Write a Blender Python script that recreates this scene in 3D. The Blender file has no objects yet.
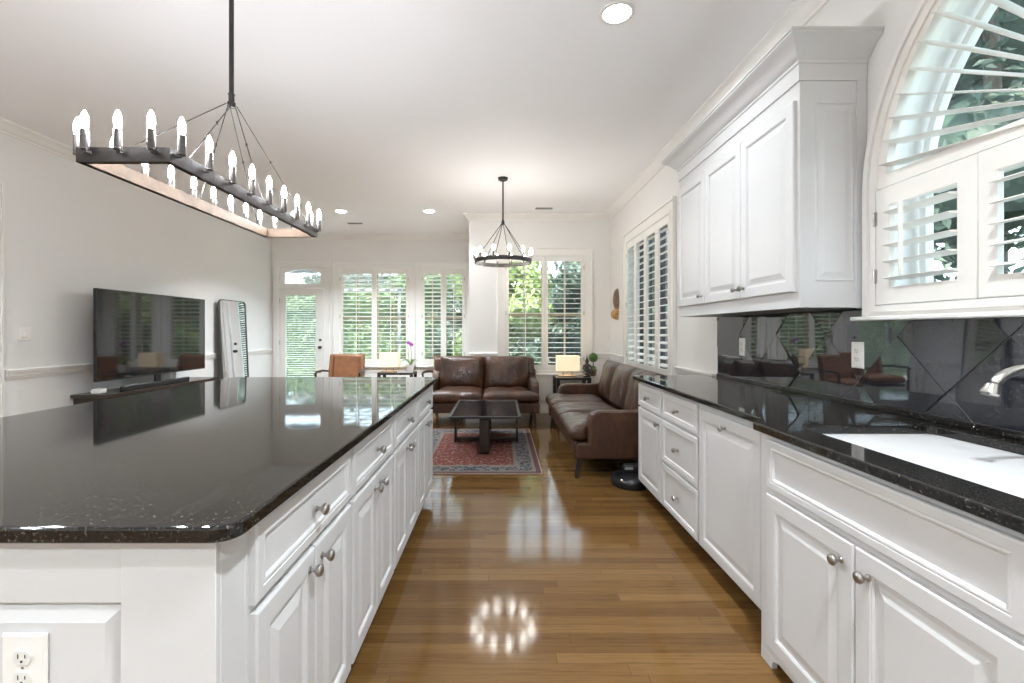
import bpy, bmesh, math, random
from mathutils import Vector, Matrix, noise
from mathutils.geometry import tessellate_polygon
random.seed(7)
PI = math.pi
S = bpy.context.scene
COL = S.collection

# ------------------------------------------------------------------ camera
F_PX, EYE = 460.0, 1.27
cam_d = bpy.data.cameras.new('camera'); cam = bpy.data.objects.new('camera', cam_d); COL.objects.link(cam)
cam_d.sensor_width = 36.0; cam_d.lens = F_PX / 1024 * 36.0
cam_d.shift_x = 12 / 1024; cam_d.shift_y = -10.5 / 1024
cam_d.clip_start = 0.05; cam_d.clip_end = 200
cam.location = (0, 0, EYE); cam.rotation_euler = (PI / 2, 0, 0)
S.camera = cam

# ------------------------------------------------------------------ world, sun, exposure
W = bpy.data.worlds.new('sky'); S.world = W; W.use_nodes = True
nt = W.node_tree; nt.nodes.clear()
bg = nt.nodes.new('ShaderNodeBackground'); wo = nt.nodes.new('ShaderNodeOutputWorld')
bg.inputs[0].default_value = (0.70, 0.85, 1.0, 1); bg.inputs[1].default_value = 2.8
nt.links.new(bg.outputs[0], wo.inputs[0])
sun_d = bpy.data.lights.new('sun', 'SUN'); sun_d.energy = 9; sun_d.angle = math.radians(1.5); sun_d.color = (1, .94, .82)
sun = bpy.data.objects.new('sun', sun_d); COL.objects.link(sun); sun.rotation_euler = (math.radians(38), 0, math.radians(-14))
S.view_settings.view_transform = 'Standard'; S.view_settings.look = 'None'
S.view_settings.gamma = 1.0; S.view_settings.use_curve_mapping = False
S.view_settings.exposure = 1.64
S.cycles.max_bounces = 14; S.cycles.diffuse_bounces = 10; S.cycles.glossy_bounces = 5
S.cycles.transparent_max_bounces = 24; S.cycles.transmission_bounces = 6
S.cycles.caustics_reflective = False; S.cycles.caustics_refractive = False
S.cycles.sample_clamp_indirect = 10.0
CAN_POWER = 13.0
BULB = 88.0

# room dimensions
XL, XR, YB, YN, YF, XJ, ZC = -4.31, 1.71, -2.4, 7.14, 8.70, -0.48, 3.08

# ------------------------------------------------------------------ material helpers
def new_mat(name):
    m = bpy.data.materials.new(name); m.use_nodes = True
    return m, m.node_tree, m.node_tree.nodes['Principled BSDF']
def setp(b, **k):
    for a, v in k.items():
        n = {'color': 'Base Color', 'rough': 'Roughness', 'metal': 'Metallic', 'spec': 'Specular IOR Level', 'coat': 'Coat Weight',
             'coat_r': 'Coat Roughness', 'emit': 'Emission Color', 'emit_s': 'Emission Strength', 'sss': 'Subsurface Weight',
             'trans': 'Transmission Weight', 'sheen': 'Sheen Weight', 'ior': 'IOR'}[a]
        if n in b.inputs:
            b.inputs[n].default_value = (*v, 1) if isinstance(v, tuple) else v
def coords(nt, scale=(1, 1, 1)):
    tc = nt.nodes.new('ShaderNodeTexCoord'); mp = nt.nodes.new('ShaderNodeMapping')
    mp.inputs['Scale'].default_value = scale
    nt.links.new(tc.outputs['Object'], mp.inputs[0]); return mp.outputs[0]
def nz(nt, vec, scale, detail=3, rough=.5):
    n = nt.nodes.new('ShaderNodeTexNoise'); n.inputs['Scale'].default_value = scale; n.inputs['Detail'].default_value = detail
    n.inputs['Roughness'].default_value = rough
    nt.links.new(vec, n.inputs['Vector']); return n.outputs['Fac']
def ramp(nt, fac, stops, interp='LINEAR'):
    r = nt.nodes.new('ShaderNodeValToRGB'); r.color_ramp.interpolation = interp
    while len(r.color_ramp.elements) < len(stops): r.color_ramp.elements.new(0.5)
    for e, (p, c) in zip(r.color_ramp.elements, stops): e.position = p; e.color = (*c, 1)
    nt.links.new(fac, r.inputs[0]); return r.outputs[0]
def mth(nt, op, a, b=None, clamp=False):
    n = nt.nodes.new('ShaderNodeMath'); n.operation = op; n.use_clamp = clamp
    for i, v in enumerate((a, b)):
        if v is None: continue
        if isinstance(v, (int, float)): n.inputs[i].default_value = v
        else: nt.links.new(v, n.inputs[i])
    return n.outputs[0]
def mixc(nt, fac, a, b, mode='MIX'):
    n = nt.nodes.new('ShaderNodeMix'); n.data_type = 'RGBA'; n.blend_type = mode
    for i, v in ((0, fac), (6, a), (7, b)):
        if isinstance(v, (int, float)): n.inputs[i].default_value = v
        elif isinstance(v, tuple): n.inputs[i].default_value = (*v, 1)
        else: nt.links.new(v, n.inputs[i])
    return n.outputs[2]
def bump(nt, b, h, strength=.2, dist=.01):
    n = nt.nodes.new('ShaderNodeBump'); n.inputs['Strength'].default_value = strength; n.inputs['Distance'].default_value = dist
    nt.links.new(h, n.inputs['Height']); nt.links.new(n.outputs[0], b.inputs['Normal'])
def plain(name, color, rough=.5, var=.04, scale=6, bmp=0.0, bscale=60, **k):
    m, nt, b = new_mat(name); setp(b, rough=rough, **k)
    v = coords(nt); f = nz(nt, v, scale)
    lo = tuple(c * (1 - var) for c in color); hi = tuple(min(1, c * (1 + var)) for c in color)
    nt.links.new(ramp(nt, f, [(.3, lo), (.7, hi)]), b.inputs['Base Color'])
    if bmp: bump(nt, b, nz(nt, v, bscale), bmp, .004)
    return m
M = {}
M['wall'] = plain('wall_paint', (.76, .755, .74), .65, .01, 1.5, .05, 180)
M['ceiling'] = plain('ceiling_paint', (.90, .905, .92), .8, .01, 1.5, .04, 160)
M['trim'] = plain('trim_paint', (.80, .79, .77), .35, .01)
M['cab'] = plain('cabinet_paint', (.63, .635, .64), .45, .012)
M['shut'] = plain('shutter_paint', (.80, .785, .75), .38, .012)
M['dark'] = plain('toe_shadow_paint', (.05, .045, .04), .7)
M['nickel'] = plain('brushed_nickel', (.42, .40, .38), .28, .06, 40, metal=1.0)
M['steel'] = plain('satin_steel', (.60, .59, .57), .25, .05, 40, metal=1.0)
M['sink'] = plain('sink_enamel', (.84, .86, .86), .12, .01)
M['plate'] = plain('outlet_plastic', (.80, .79, .76), .35, .01)
M['slot'] = plain('outlet_slot', (.03, .03, .03), .6)
M['plate_b'] = plain('socket_plastic', (.72, .71, .68), .4, .01)
M['iron'] = plain('blackened_iron', (.045, .042, .042), .42, .2, 20, metal=.6)
M['bronze'] = plain('weathered_steel_band', (.05, .045, .042), .5, .25, 18, .3, 90, metal=.45)
M['tanband'] = plain('weathered_oak_band', (.12, .078, .048), .6, .25, 18, .3, 90)
M['sleeve'] = plain('candle_sleeve_metal', (.13, .12, .115), .4, .1, 30, metal=.5)
M['tvframe'] = plain('television_plastic', (.010, .012, .013), .3)
M['screen'] = plain('television_glass', (.010, .011, .013), .05, spec=.9)
M['console'] = plain('espresso_wood', (.035, .024, .018), .3, .25, 8)
M['silver'] = plain('mirror_silver', (.80, .80, .80), .02, .0, metal=1.0)
M['mirror_frame'] = plain('mirror_frame_metal', (.10, .10, .10), .35, .1, metal=.7)
M['tanleather'] = plain('cognac_leather', (.19, .078, .034), .42, .25, 7, .3, 90)
M['darkwood'] = plain('dark_turned_wood', (.022, .013, .009), .35, .25, 10)
M['white_pot'] = plain('pot_ceramic', (.62, .60, .60), .4, .05)
M['petal'] = plain('orchid_petal', (.32, .03, .34), .5, .2, 30)
M['leaf_in'] = plain('houseplant_leaf', (.10, .22, .05), .45, .3, 30)
M['stem'] = plain('stem_green', (.12, .15, .06), .5)
M['statue'] = plain('statue_bronze', (.06, .055, .05), .4, .4, 30, metal=.5)
M['carved'] = plain('carved_wood_brown', (.20, .13, .09), .55, .35, 18, .5, 60)
M['gold'] = plain('gilded_wood', (.50, .30, .13), .35, .3, 25, .4, 60, metal=.4)
M['black'] = plain('black_device_plastic', (.012, .012, .015), .3)
M['greylabel'] = plain('grey_device_trim', (.25, .25, .25), .4)
M['tanwood'] = plain('window_sash_paint', (.42, .33, .22), .5, .1)
M['brass'] = plain('lamp_brass', (.45, .36, .24), .35, metal=.8)
M['grass'] = plain('lawn_grass', (.13, .18, .07), .9, .45, 3, .5, 40)
M['deck'] = plain('patio_stone', (.60, .59, .57), .8, .12, 3)
M['concrete'] = plain('bounce_concrete', (.30, .31, .28), .9, .08, 2)
M['bark'] = plain('tree_bark', (.10, .075, .055), .85, .35, 12, .6, 30)
M['pergola'] = plain('pergola_paint', (.16, .15, .15), .6, .1)
M['brickout'] = plain('neighbour_siding', (.10, .085, .09), .8, .2, 2)
def leafmat(name, c):
    m, nt, b = new_mat(name); setp(b, rough=.5)
    v = coords(nt); f = nz(nt, v, 7, 4, .7)
    nt.links.new(ramp(nt, f, [(.3, tuple(x * .45 for x in c)), (.55, c), (.75, tuple(min(1, x * 1.7) for x in c))]), b.inputs['Base Color'])
    tr = nt.nodes.new('ShaderNodeBsdfTranslucent'); tr.inputs[0].default_value = (c[0] * 1.3, c[1] * 1.25, c[2], 1)
    mx = nt.nodes.new('ShaderNodeMixShader'); mx.inputs[0].default_value = .3
    out = nt.nodes['Material Output']
    nt.links.new(b.outputs[0], mx.inputs[1]); nt.links.new(tr.outputs[0], mx.inputs[2]); nt.links.new(mx.outputs[0], out.inputs[0])
    return m
M['leaf_a'] = leafmat('leaf_mid_green', (.13, .19, .09))
M['leaf_b'] = leafmat('leaf_dark_green', (.055, .088, .065))
M['leaf_c'] = leafmat('leaf_yellow_green', (.21, .28, .10))

def glass(name='window_glass'):
    m = bpy.data.materials.new(name); m.use_nodes = True; nt = m.node_tree; nt.nodes.clear()
    o = nt.nodes.new('ShaderNodeOutputMaterial'); t = nt.nodes.new('ShaderNodeBsdfTransparent'); g = nt.nodes.new('ShaderNodeBsdfGlossy')
    g.inputs['Roughness'].default_value = .02; t.inputs[0].default_value = (.93, .96, .96, 1)
    lw = nt.nodes.new('ShaderNodeLayerWeight'); lw.inputs[0].default_value = .5
    fr = mth(nt, 'ADD', mth(nt, 'MULTIPLY', mth(nt, 'POWER', lw.outputs['Facing'], 5.0), .9), .035)
    mx = nt.nodes.new('ShaderNodeMixShader')
    nt.links.new(fr, mx.inputs[0]); nt.links.new(t.outputs[0], mx.inputs[1]); nt.links.new(g.outputs[0], mx.inputs[2])
    nt.links.new(mx.outputs[0], o.inputs[0]); return m
M['glass'] = glass()
def emitter(name, c, s):
    m, nt, b = new_mat(name); setp(b, color=c, emit=c, emit_s=s, rough=.5); return m
M['bulb'] = emitter('bulb_glow', (.95, .965, 1), BULB)
M['bulb_ring'] = emitter('ring_bulb_glow', (1, .95, .88), BULB * .8)
M['can'] = emitter('downlight_glow', (1, .97, .92), 14)
M['shade'] = emitter('lamp_shade_glow', (1, .86, .66), .34)
setp(M['shade'].node_tree.nodes['Principled BSDF'], color=(.45, .38, .28), emit=(1, .80, .52), emit_s=.27)
M['led'] = emitter('indicator_glow', (1, .9, .85), 1.0)

def granite():
    m, nt, b = new_mat('black_granite'); setp(b, rough=.04, spec=.5)
    v = coords(nt)
    a = nz(nt, v, 150, 2, .6); c = nz(nt, v, 90, 3, .7)
    vo = nt.nodes.new('ShaderNodeTexVoronoi'); vo.inputs['Scale'].default_value = 150; nt.links.new(v, vo.inputs['Vector'])
    spots = ramp(nt, vo.outputs['Color'], [(.62, (0, 0, 0)), (.80, (1, 1, 1))])
    base = ramp(nt, a, [(.4, (.005, .005, .005)), (.60, (.014, .0135, .013)), (.70, (.13, .115, .09))])
    base2 = mixc(nt, spots, base, (.014, .0135, .0135))
    base3 = mixc(nt, ramp(nt, c, [(.62, (0, 0, 0)), (.72, (1, 1, 1))]), base2, (.028, .024, .018))
    nt.links.new(base3, b.inputs['Base Color']); return m
M['granite'] = granite()
def tilegranite():
    m, nt, b = new_mat('polished_granite_tile'); setp(b, rough=.025, spec=1.0)
    v = coords(nt); a = nz(nt, v, 120, 3, .7); c = nz(nt, v, 9, 4, .6)
    col = mixc(nt, .5, ramp(nt, a, [(.35, (.008, .010, .014)), (.62, (.035, .04, .05)), (.76, (.13, .14, .15))]),
               ramp(nt, c, [(.3, (.008, .010, .014)), (.8, (.026, .030, .036))]))
    nt.links.new(col, b.inputs['Base Color']); return m
M['tile'] = tilegranite()
M['grout'] = plain('tile_grout', (.30, .31, .32), .6)

def leather():
    m, nt, b = new_mat('brown_leather'); setp(b, rough=.38, coat=.16, coat_r=.14)
    v = coords(nt); f = nz(nt, v, 4, 4, .6); g = nz(nt, v, 220, 2)
    nt.links.new(ramp(nt, f, [(.3, (.026, .0095, .0045)), (.55, (.058, .0225, .010)), (.8, (.125, .053, .024))]), b.inputs['Base Color'])
    w = nz(nt, coords(nt, (1, 1, .5)), 10, 4, .6)
    h = mth(nt, 'ADD', mth(nt, 'MULTIPLY', w, 1.0), mth(nt, 'MULTIPLY', g, .05))
    bump(nt, b, h, .9, .025); return m
M['leather'] = leather()

def woodfloor():
    m, nt, b = new_mat('oak_strip_floor')
    tc = nt.nodes.new('ShaderNodeTexCoord'); sp = nt.nodes.new('ShaderNodeSeparateXYZ'); nt.links.new(tc.outputs['Object'], sp.inputs[0])
    x, y = sp.outputs[0], sp.outputs[1]
    r = mth(nt, 'DIVIDE', y, .0585); row = mth(nt, 'FLOOR', r); fy = mth(nt, 'FRACT', r)
    wn = nt.nodes.new('ShaderNodeTexWhiteNoise'); wn.noise_dimensions = '1D'; nt.links.new(row, wn.inputs['W'])
    u = mth(nt, 'ADD', mth(nt, 'DIVIDE', x, .95), mth(nt, 'MULTIPLY', wn.outputs['Value'], 7.3))
    pid = mth(nt, 'FLOOR', u); fx = mth(nt, 'FRACT', u)
    cb = nt.nodes.new('ShaderNodeCombineXYZ'); nt.links.new(pid, cb.inputs[0]); nt.links.new(row, cb.inputs[1])
    w2 = nt.nodes.new('ShaderNodeTexWhiteNoise'); w2.noise_dimensions = '2D'; nt.links.new(cb.outputs[0], w2.inputs['Vector'])
    tone = ramp(nt, w2.outputs['Value'], [(0, (.115, .058, .018)), (.35, (.142, .074, .023)), (.7, (.158, .084, .027)), (1, (.185, .102, .035))])
    gv = nt.nodes.new('ShaderNodeCombineXYZ')
    nt.links.new(mth(nt, 'ADD', mth(nt, 'MULTIPLY', x, 2.2), mth(nt, 'MULTIPLY', w2.outputs['Value'], 30)), gv.inputs[0])
    nt.links.new(mth(nt, 'MULTIPLY', y, 45), gv.inputs[1])
    g = nz(nt, gv.outputs[0], 1.6, 5, .65)
    grain = ramp(nt, g, [(.3, (.62, .56, .50)), (.5, (1, 1, 1)), (.75, (1.12, 1.1, 1.05))])
    col = mixc(nt, .8, tone, grain, 'MULTIPLY')
    gapy = mth(nt, 'LESS_THAN', fy, .035); gapx = mth(nt, 'LESS_THAN', fx, .003)
    gap = mth(nt, 'MAXIMUM', gapy, gapx)
    col = mixc(nt, mth(nt, 'MULTIPLY', gap, .6), col, (.05, .028, .014))
    nt.links.new(col, b.inputs['Base Color'])
    rr = mth(nt, 'ADD', mth(nt, 'MULTIPLY', g, .10), .05); nt.links.new(rr, b.inputs['Roughness'])
    setp(b, spec=.28)
    hh = mth(nt, 'SUBTRACT', mth(nt, 'ADD', mth(nt, 'MULTIPLY', g, .12), mth(nt, 'MULTIPLY', w2.outputs['Value'], .25)), gap)
    bump(nt, b, hh, .12, .004)
    return m
M['floor'] = woodfloor()

def rugmat(hx, hy):
    m, nt, b = new_mat('persian_rug'); setp(b, rough=.95, spec=.1)
    tc = nt.nodes.new('ShaderNodeTexCoord'); sp = nt.nodes.new('ShaderNodeSeparateXYZ'); nt.links.new(tc.outputs['Object'], sp.inputs[0])
    ax, ay = mth(nt, 'ABSOLUTE', sp.outputs[0]), mth(nt, 'ABSOLUTE', sp.outputs[1])
    d = mth(nt, 'MINIMUM', mth(nt, 'SUBTRACT', hx, ax), mth(nt, 'SUBTRACT', hy, ay))
    cb = nt.nodes.new('ShaderNodeCombineXYZ'); nt.links.new(ax, cb.inputs[0]); nt.links.new(ay, cb.inputs[1])
    vo = nt.nodes.new('ShaderNodeTexVoronoi'); vo.inputs['Scale'].default_value = 14; vo.distance = 'MANHATTAN'; nt.links.new(cb.outputs[0], vo.inputs['Vector'])
    vo2 = nt.nodes.new('ShaderNodeTexVoronoi'); vo2.inputs['Scale'].default_value = 22; vo2.distance = 'MANHATTAN'; nt.links.new(cb.outputs[0], vo2.inputs['Vector'])
    wv = nz(nt, cb.outputs[0], 26, 2, .6)
    field = ramp(nt, vo.outputs['Distance'], [(.0, (.04, .045, .075)), (.22, (.26, .19, .15)), (.36, (.13, .034, .028)), (.6, (.16, .05, .042))], 'CONSTANT')
    field = mixc(nt, ramp(nt, wv, [(.58, (0, 0, 0)), (.60, (1, 1, 1))]), field, (.24, .17, .14))
    bord = ramp(nt, vo2.outputs['Distance'], [(.0, (.22, .09, .08)), (.2, (.24, .225, .19)), (.34, (.025, .032, .055)), (.72, (.16, .15, .14))], 'CONSTANT')
    c1 = mixc(nt, mth(nt, 'GREATER_THAN', d, .25), (.18, .16, .14), field)
    c2 = mixc(nt, mth(nt, 'LESS_THAN', d, .215), c1, bord)
    c3 = mixc(nt, mth(nt, 'LESS_THAN', d, .08), c2, (.19, .17, .15))
    c4 = mixc(nt, mth(nt, 'LESS_THAN', d, .055), c3, (.10, .05, .05))
    c5 = mixc(nt, mth(nt, 'LESS_THAN', d, .012), c4, (.32, .26, .22))
    nt.links.new(c5, b.inputs['Base Color']); bump(nt, b, nz(nt, tc.outputs['Object'], 300, 2), .4, .004)
    return m

# ------------------------------------------------------------------ mesh helpers
class MB:
    def __init__(s, mat=None): s.v, s.f, s.M = [], [], mat or Matrix.Identity(4)
    def add(s, vs, fs):
        n = len(s.v); s.v += [tuple(s.M @ Vector(p)) for p in vs]; s.f += [tuple(i + n for i in f) for f in fs]; return s
    def box(s, a, b):
        x0, x1 = sorted((a[0], b[0])); y0, y1 = sorted((a[1], b[1])); z0, z1 = sorted((a[2], b[2]))
        return s.add([(x0, y0, z0), (x1, y0, z0), (x1, y1, z0), (x0, y1, z0), (x0, y0, z1), (x1, y0, z1), (x1, y1, z1), (x0, y1, z1)],
                     [(0, 3, 2, 1), (4, 5, 6, 7), (0, 1, 5, 4), (1, 2, 6, 5), (2, 3, 7, 6), (3, 0, 4, 7)])
    def lathe(s, prof, c=(0, 0, 0), n=20, axis='z', cap=True):
        vs, fs = [], []
        for r, h in prof:
            for k in range(n):
                a = 2 * PI * k / n; p = (r * math.cos(a), r * math.sin(a), h)
                if axis == 'y': p = (p[0], h, p[1])
                if axis == 'x': p = (h, p[0], p[1])
                vs.append((c[0] + p[0], c[1] + p[1], c[2] + p[2]))
        for j in range(len(prof) - 1):
            for k in range(n):
                q = (j * n + k, j * n + (k + 1) % n, (j + 1) * n + (k + 1) % n, (j + 1) * n + k)
                fs.append(q)
        if cap:
            fs.append(tuple(range(n - 1, -1, -1))); fs.append(tuple((len(prof) - 1) * n + k for k in range(n)))
        return s.add(vs, fs)
    def tube(s, path, r, n=10, close=False):
        P = [Vector(p) for p in path]; rs = r if isinstance(r, (list, tuple)) else [r] * len(P)
        vs, fs = [], []; L = len(P); up = None
        for i, p in enumerate(P):
            if close: t = (P[(i + 1) % L] - P[i - 1]).normalized()
            else: t = (P[min(i + 1, L - 1)] - P[max(i - 1, 0)]).normalized()
            if up is None: up = Vector((0, 0, 1)) if abs(t.z) < .9 else Vector((1, 0, 0))
            a = t.cross(up)
            if a.length < 1e-4: a = t.cross(Vector((0, 1, 0)))
            a.normalize(); b = a.cross(t).normalized(); up = b
            for k in range(n):
                w = 2 * PI * k / n; vs.append(tuple(p + a * (rs[i] * math.cos(w)) + b * (rs[i] * math.sin(w))))
        for i in range(L if close else L - 1):
            j = (i + 1) % L
            for k in range(n): fs.append((i * n + k, i * n + (k + 1) % n, j * n + (k + 1) % n, j * n + k))
        if not close: fs.append(tuple(range(n - 1, -1, -1))); fs.append(tuple((L - 1) * n + k for k in range(n)))
        return s.add(vs, fs)
    def poly(s, outer, holes, mp, w0, w1):
        """flat plate with holes; mp(u, v, w) -> xyz"""
        loops = [outer] + list(holes)
        flat = [p for l in loops for p in l]; n = len(flat)
        tri = tessellate_polygon([[Vector((p[0], p[1], 0)) for p in l] for l in loops])
        vs = [mp(p[0], p[1], w0) for p in flat] + [mp(p[0], p[1], w1) for p in flat]
        fs = [tuple(t) for t in tri] + [tuple(i + n for i in reversed(t)) for t in tri]
        o = 0
        for l in loops:
            k = len(l)
            for i in range(k): j = (i + 1) % k; fs.append((o + i, o + j, n + o + j, n + o + i))
            o += k
        return s.add(vs, fs)
    def rings(s, loops, cap0=True, cap1=True, closed=True):
        n = len(loops[0]); vs = [p for l in loops for p in l]; fs = []
        for j in range(len(loops) - 1):
            for k in range(n if closed else n - 1):
                fs.append((j * n + k, j * n + (k + 1) % n, (j + 1) * n + (k + 1) % n, (j + 1) * n + k))
        if cap0: fs.append(tuple(range(n - 1, -1, -1)))
        if cap1: fs.append(tuple((len(loops) - 1) * n + k for k in range(n)))
        return s.add(vs, fs)
    def panel(s, x0, x1, z0, z1, prof, y=0.0, th=.018):
        """moulded door/drawer face looking to -y; prof = (inset, depth behind front)"""
        L = [[(x0, y + th, z0), (x1, y + th, z0), (x1, y + th, z1), (x0, y + th, z1)]]
        for i, d in prof:
            L.append([(x0 + i, y + d, z0 + i), (x1 - i, y + d, z0 + i), (x1 - i, y + d, z1 - i), (x0 + i, y + d, z1 - i)])
        return s.rings(L)
    def extr(s, prof, path, closed=False):
        """profile (out, z) swept along an xy path with mitred corners; out is to the left of travel"""
        P = [Vector((p[0], p[1])) for p in path]; L = len(P); loops = []
        for i in range(L):
            def nrm(a, b): d = (b - a).normalized(); return Vector((-d.y, d.x))
            if closed: n1, n2 = nrm(P[i - 1], P[i]), nrm(P[i], P[(i + 1) % L])
            else:
                n1 = nrm(P[max(i - 1, 0)], P[max(i, 1)]); n2 = nrm(P[min(i, L - 2)], P[min(i + 1, L - 1)])
            m = (n1 + n2); m = m / max(m.dot(n1), .2)
            loops.append([(P[i].x + m.x * o, P[i].y + m.y * o, z) for o, z in prof])
        if closed: loops.append(loops[0]); return s.rings(loops, False, False)
        return s.rings(loops)
    def build(s, name, mat, parent=None, smooth=None, bev=0, sub=0, seg=2):
        me = bpy.data.meshes.new(name); me.from_pydata(s.v, [], s.f)
        bm = bmesh.new(); bm.from_mesh(me); bmesh.ops.recalc_face_normals(bm, faces=bm.faces); bm.to_mesh(me); bm.free()
        if smooth is not None or bev or sub:
            me.shade_smooth(); me.set_sharp_from_angle(angle=math.radians(smooth or 40))
        o = bpy.data.objects.new(name, me); COL.objects.link(o); me.materials.append(M[mat] if isinstance(mat, str) else mat)
        if bev:
            b = o.modifiers.new('bevel', 'BEVEL'); b.width = bev; b.segments = seg; b.limit_method = 'ANGLE'; b.angle_limit = math.radians(40)
        if sub: q = o.modifiers.new('sub', 'SUBSURF'); q.levels = sub; q.render_levels = sub
        if parent is not None: o.parent = parent
        return o
def T(x=0, y=0, z=0): return Matrix.Translation((x, y, z))
def Rz(a): return Matrix.Rotation(a, 4, 'Z')
def thing(name, label, cat, loc=(0, 0, 0), rz=0, group=None):
    o = bpy.data.objects.new(name, None); COL.objects.link(o); o.empty_display_size = .1
    o.location = loc; o.rotation_euler = (0, 0, rz); o['label'] = label; o['category'] = cat
    if group: o['group'] = group
    return o
def tag(o, label, cat, group=None, kind=None):
    o['label'] = label; o['category'] = cat
    if group: o['group'] = group
    if kind: o['kind'] = kind
    return o
def struct(o, label=None):
    o['kind'] = 'structure'
    if label: o['label'] = label
    return o
def sroot(name, loc=(0, 0, 0), rz=0):
    o = bpy.data.objects.new(name, None); COL.objects.link(o); o.location = loc; o.rotation_euler = (0, 0, rz); o['kind'] = 'structure'; return o
def copy_tree(o, parent=None):
    c = o.copy(); COL.objects.link(c)
    if parent is not None: c.parent = parent
    for ch in [k for k in bpy.data.objects if k.parent == o]: copy_tree(ch, c)
    return c
def rect(u0, v0, u1, v1): return [(u0, v0), (u1, v0), (u1, v1), (u0, v1)]
def arc(cx, cz, r, a0, a1, n): return [(cx + r * math.cos(a0 + (a1 - a0) * i / n), cz + r * math.sin(a0 + (a1 - a0) * i / n)) for i in range(n + 1)]

# ------------------------------------------------------------------ room shell
struct(MB().box((XL - .2, YB - .2, -.1), (XR + .25, YF + .2, 0)).build('floor', 'floor'))
struct(MB().box((XL - .2, YB - .2, ZC), (XR + .25, YF + .2, ZC + .12)).build('ceiling', 'ceiling'))
# window openings (inner clear size)
AY, AZ, AR = 1.165, 1.895, .90            # arched window centre, spring line, radius
W2 = (4.56, 6.16, .76, 2.47)              # y0 y1 z0 z1 right wall tall window
W3 = (.06, 1.33, .63, 2.46)               # nook wall x0 x1 z0 z1
WA = (-3.05, -1.70, .63, 2.46)            # far wall, wide
WB = (-1.50, -.64, .63, 2.46)             # far wall, narrow
DR = (-4.17, -3.32, 0.0, 2.47)            # patio door + transom opening
mxR = lambda u, v, w: (w, u, v)
arch_hole = [(AY + AR, 1.35)] + [(AY + AR * math.cos(a), AZ + AR * math.sin(a)) for a in [PI * i / 40 for i in range(41)]] + [(AY - AR, 1.35)]
struct(MB().poly(rect(YB - .2, -.02, YN + .2, ZC), [arch_hole, rect(W2[0], W2[2], W2[1], W2[3])], mxR, XR, XR + .22).build('wall_right', 'wall'))
mxN = lambda u, v, w: (u, w, v)
struct(MB().poly(rect(XJ, -.02, XR + .22, ZC), [rect(W3[0], W3[2], W3[1], W3[3])], mxN, YN, YN + .2).build('wall_nook', 'wall'))
struct(MB().box((XJ, YN + .2, -.02), (XJ + .2, YF + .2, ZC)).build('wall_nook_return', 'wall'))
struct(MB().poly([(XL - .2, -.02), (DR[0], -.02), (DR[0], DR[3]), (DR[1], DR[3]), (DR[1], -.02), (XJ, -.02), (XJ, ZC), (XL - .2, ZC)],
                 [rect(WA[0], WA[2], WA[1], WA[3]), rect(WB[0], WB[2], WB[1], WB[3])], mxN, YF, YF + .2).build('wall_far', 'wall'))
D2 = (2.95, 3.87, 2.45)
struct(MB().poly([(YB - .2, -.02), (D2[0], -.02), (D2[0], D2[2]), (D2[1], D2[2]), (D2[1], -.02), (YF + .2, -.02), (YF + .2, ZC), (YB - .2, ZC)],
                 [], mxR, XL - .2, XL).build('wall_left', 'wall'))
struct(MB().box((XL, YB - .2, -.02), (XR, YB, ZC)).build('wall_back', 'wall'))

# crown moulding, baseboards and chair rails
crown = [(0, ZC - .095), (.012, ZC - .095), (.016, ZC - .082), (.028, ZC - .074), (.045, ZC - .050), (.068, ZC - .030), (.082, ZC - .020), (.09, ZC - .014), (.09, ZC), (0, ZC)]
room_path = [(XR, YB), (XR, YN), (XJ, YN), (XJ, YF), (XL, YF), (XL, YB)]
struct(MB().extr(crown, room_path, closed=True).build('trim_1', 'trim', smooth=35), 'white crown moulding under the ceiling')
basep = [(0, 0), (.016, 0), (.016, .11), (.010, .13), (.006, .14), (0, .14)]
struct(MB().extr(basep, [(XL, YF), (XL, D2[1] + .12)]).build('baseboard_left', 'trim', smooth=35))
struct(MB().extr(basep, [(DR[1] + .1, YF)][::-1] + [(DR[1] + .1, YF)]).build('baseboard_far', 'trim')) if 0 else None
struct(MB().extr(basep, [(XJ, YF), (DR[1] + .09, YF)]).build('baseboard_far', 'trim', smooth=35))
struct(MB().extr(basep, [(XR, 3.72), (XR, YN), (XJ, YN)]).build('baseboard_nook', 'trim', smooth=35))
railp = [(0, .845), (.010, .845), (.012, .862), (.022, .870), (.024, .892), (.034, .905), (.036, .925), (.026, .932), (0, .932)]
def rail(name, path): return struct(MB().extr(railp, path).build(name, 'trim', smooth=35))
rail('trim_2', [(XL, YF), (XL, D2[1] + .13)])
rail('trim_3', [(XR, 3.64), (XR, W2[0] - .14)])
rail('trim_4', [(XR, W2[1] + .13), (XR, YN), (W3[1] + .10, YN)])
rail('trim_5', [(W3[0] - .10, YN), (XJ, YN)])
# wainscot picture-frame panels under the nook rail
wp = MB()
def frame_panel(mb, u0, v0, u1, v1, mp, w):
    mb.poly(rect(u0, v0, u1, v1), [rect(u0 + .03, v0 + .03, u1 - .03, v1 - .03)], mp, w, w - .012)
frame_panel(wp, 1.46, .22, 1.66, .78, mxN, YN)
frame_panel(wp, .1, .20, 1.3, .50, mxN, YN)
frame_panel(wp, 6.35, .22, 7.05, .78, mxR, XR)
struct(wp.build('trim_6', 'trim', bev=.003))

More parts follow.
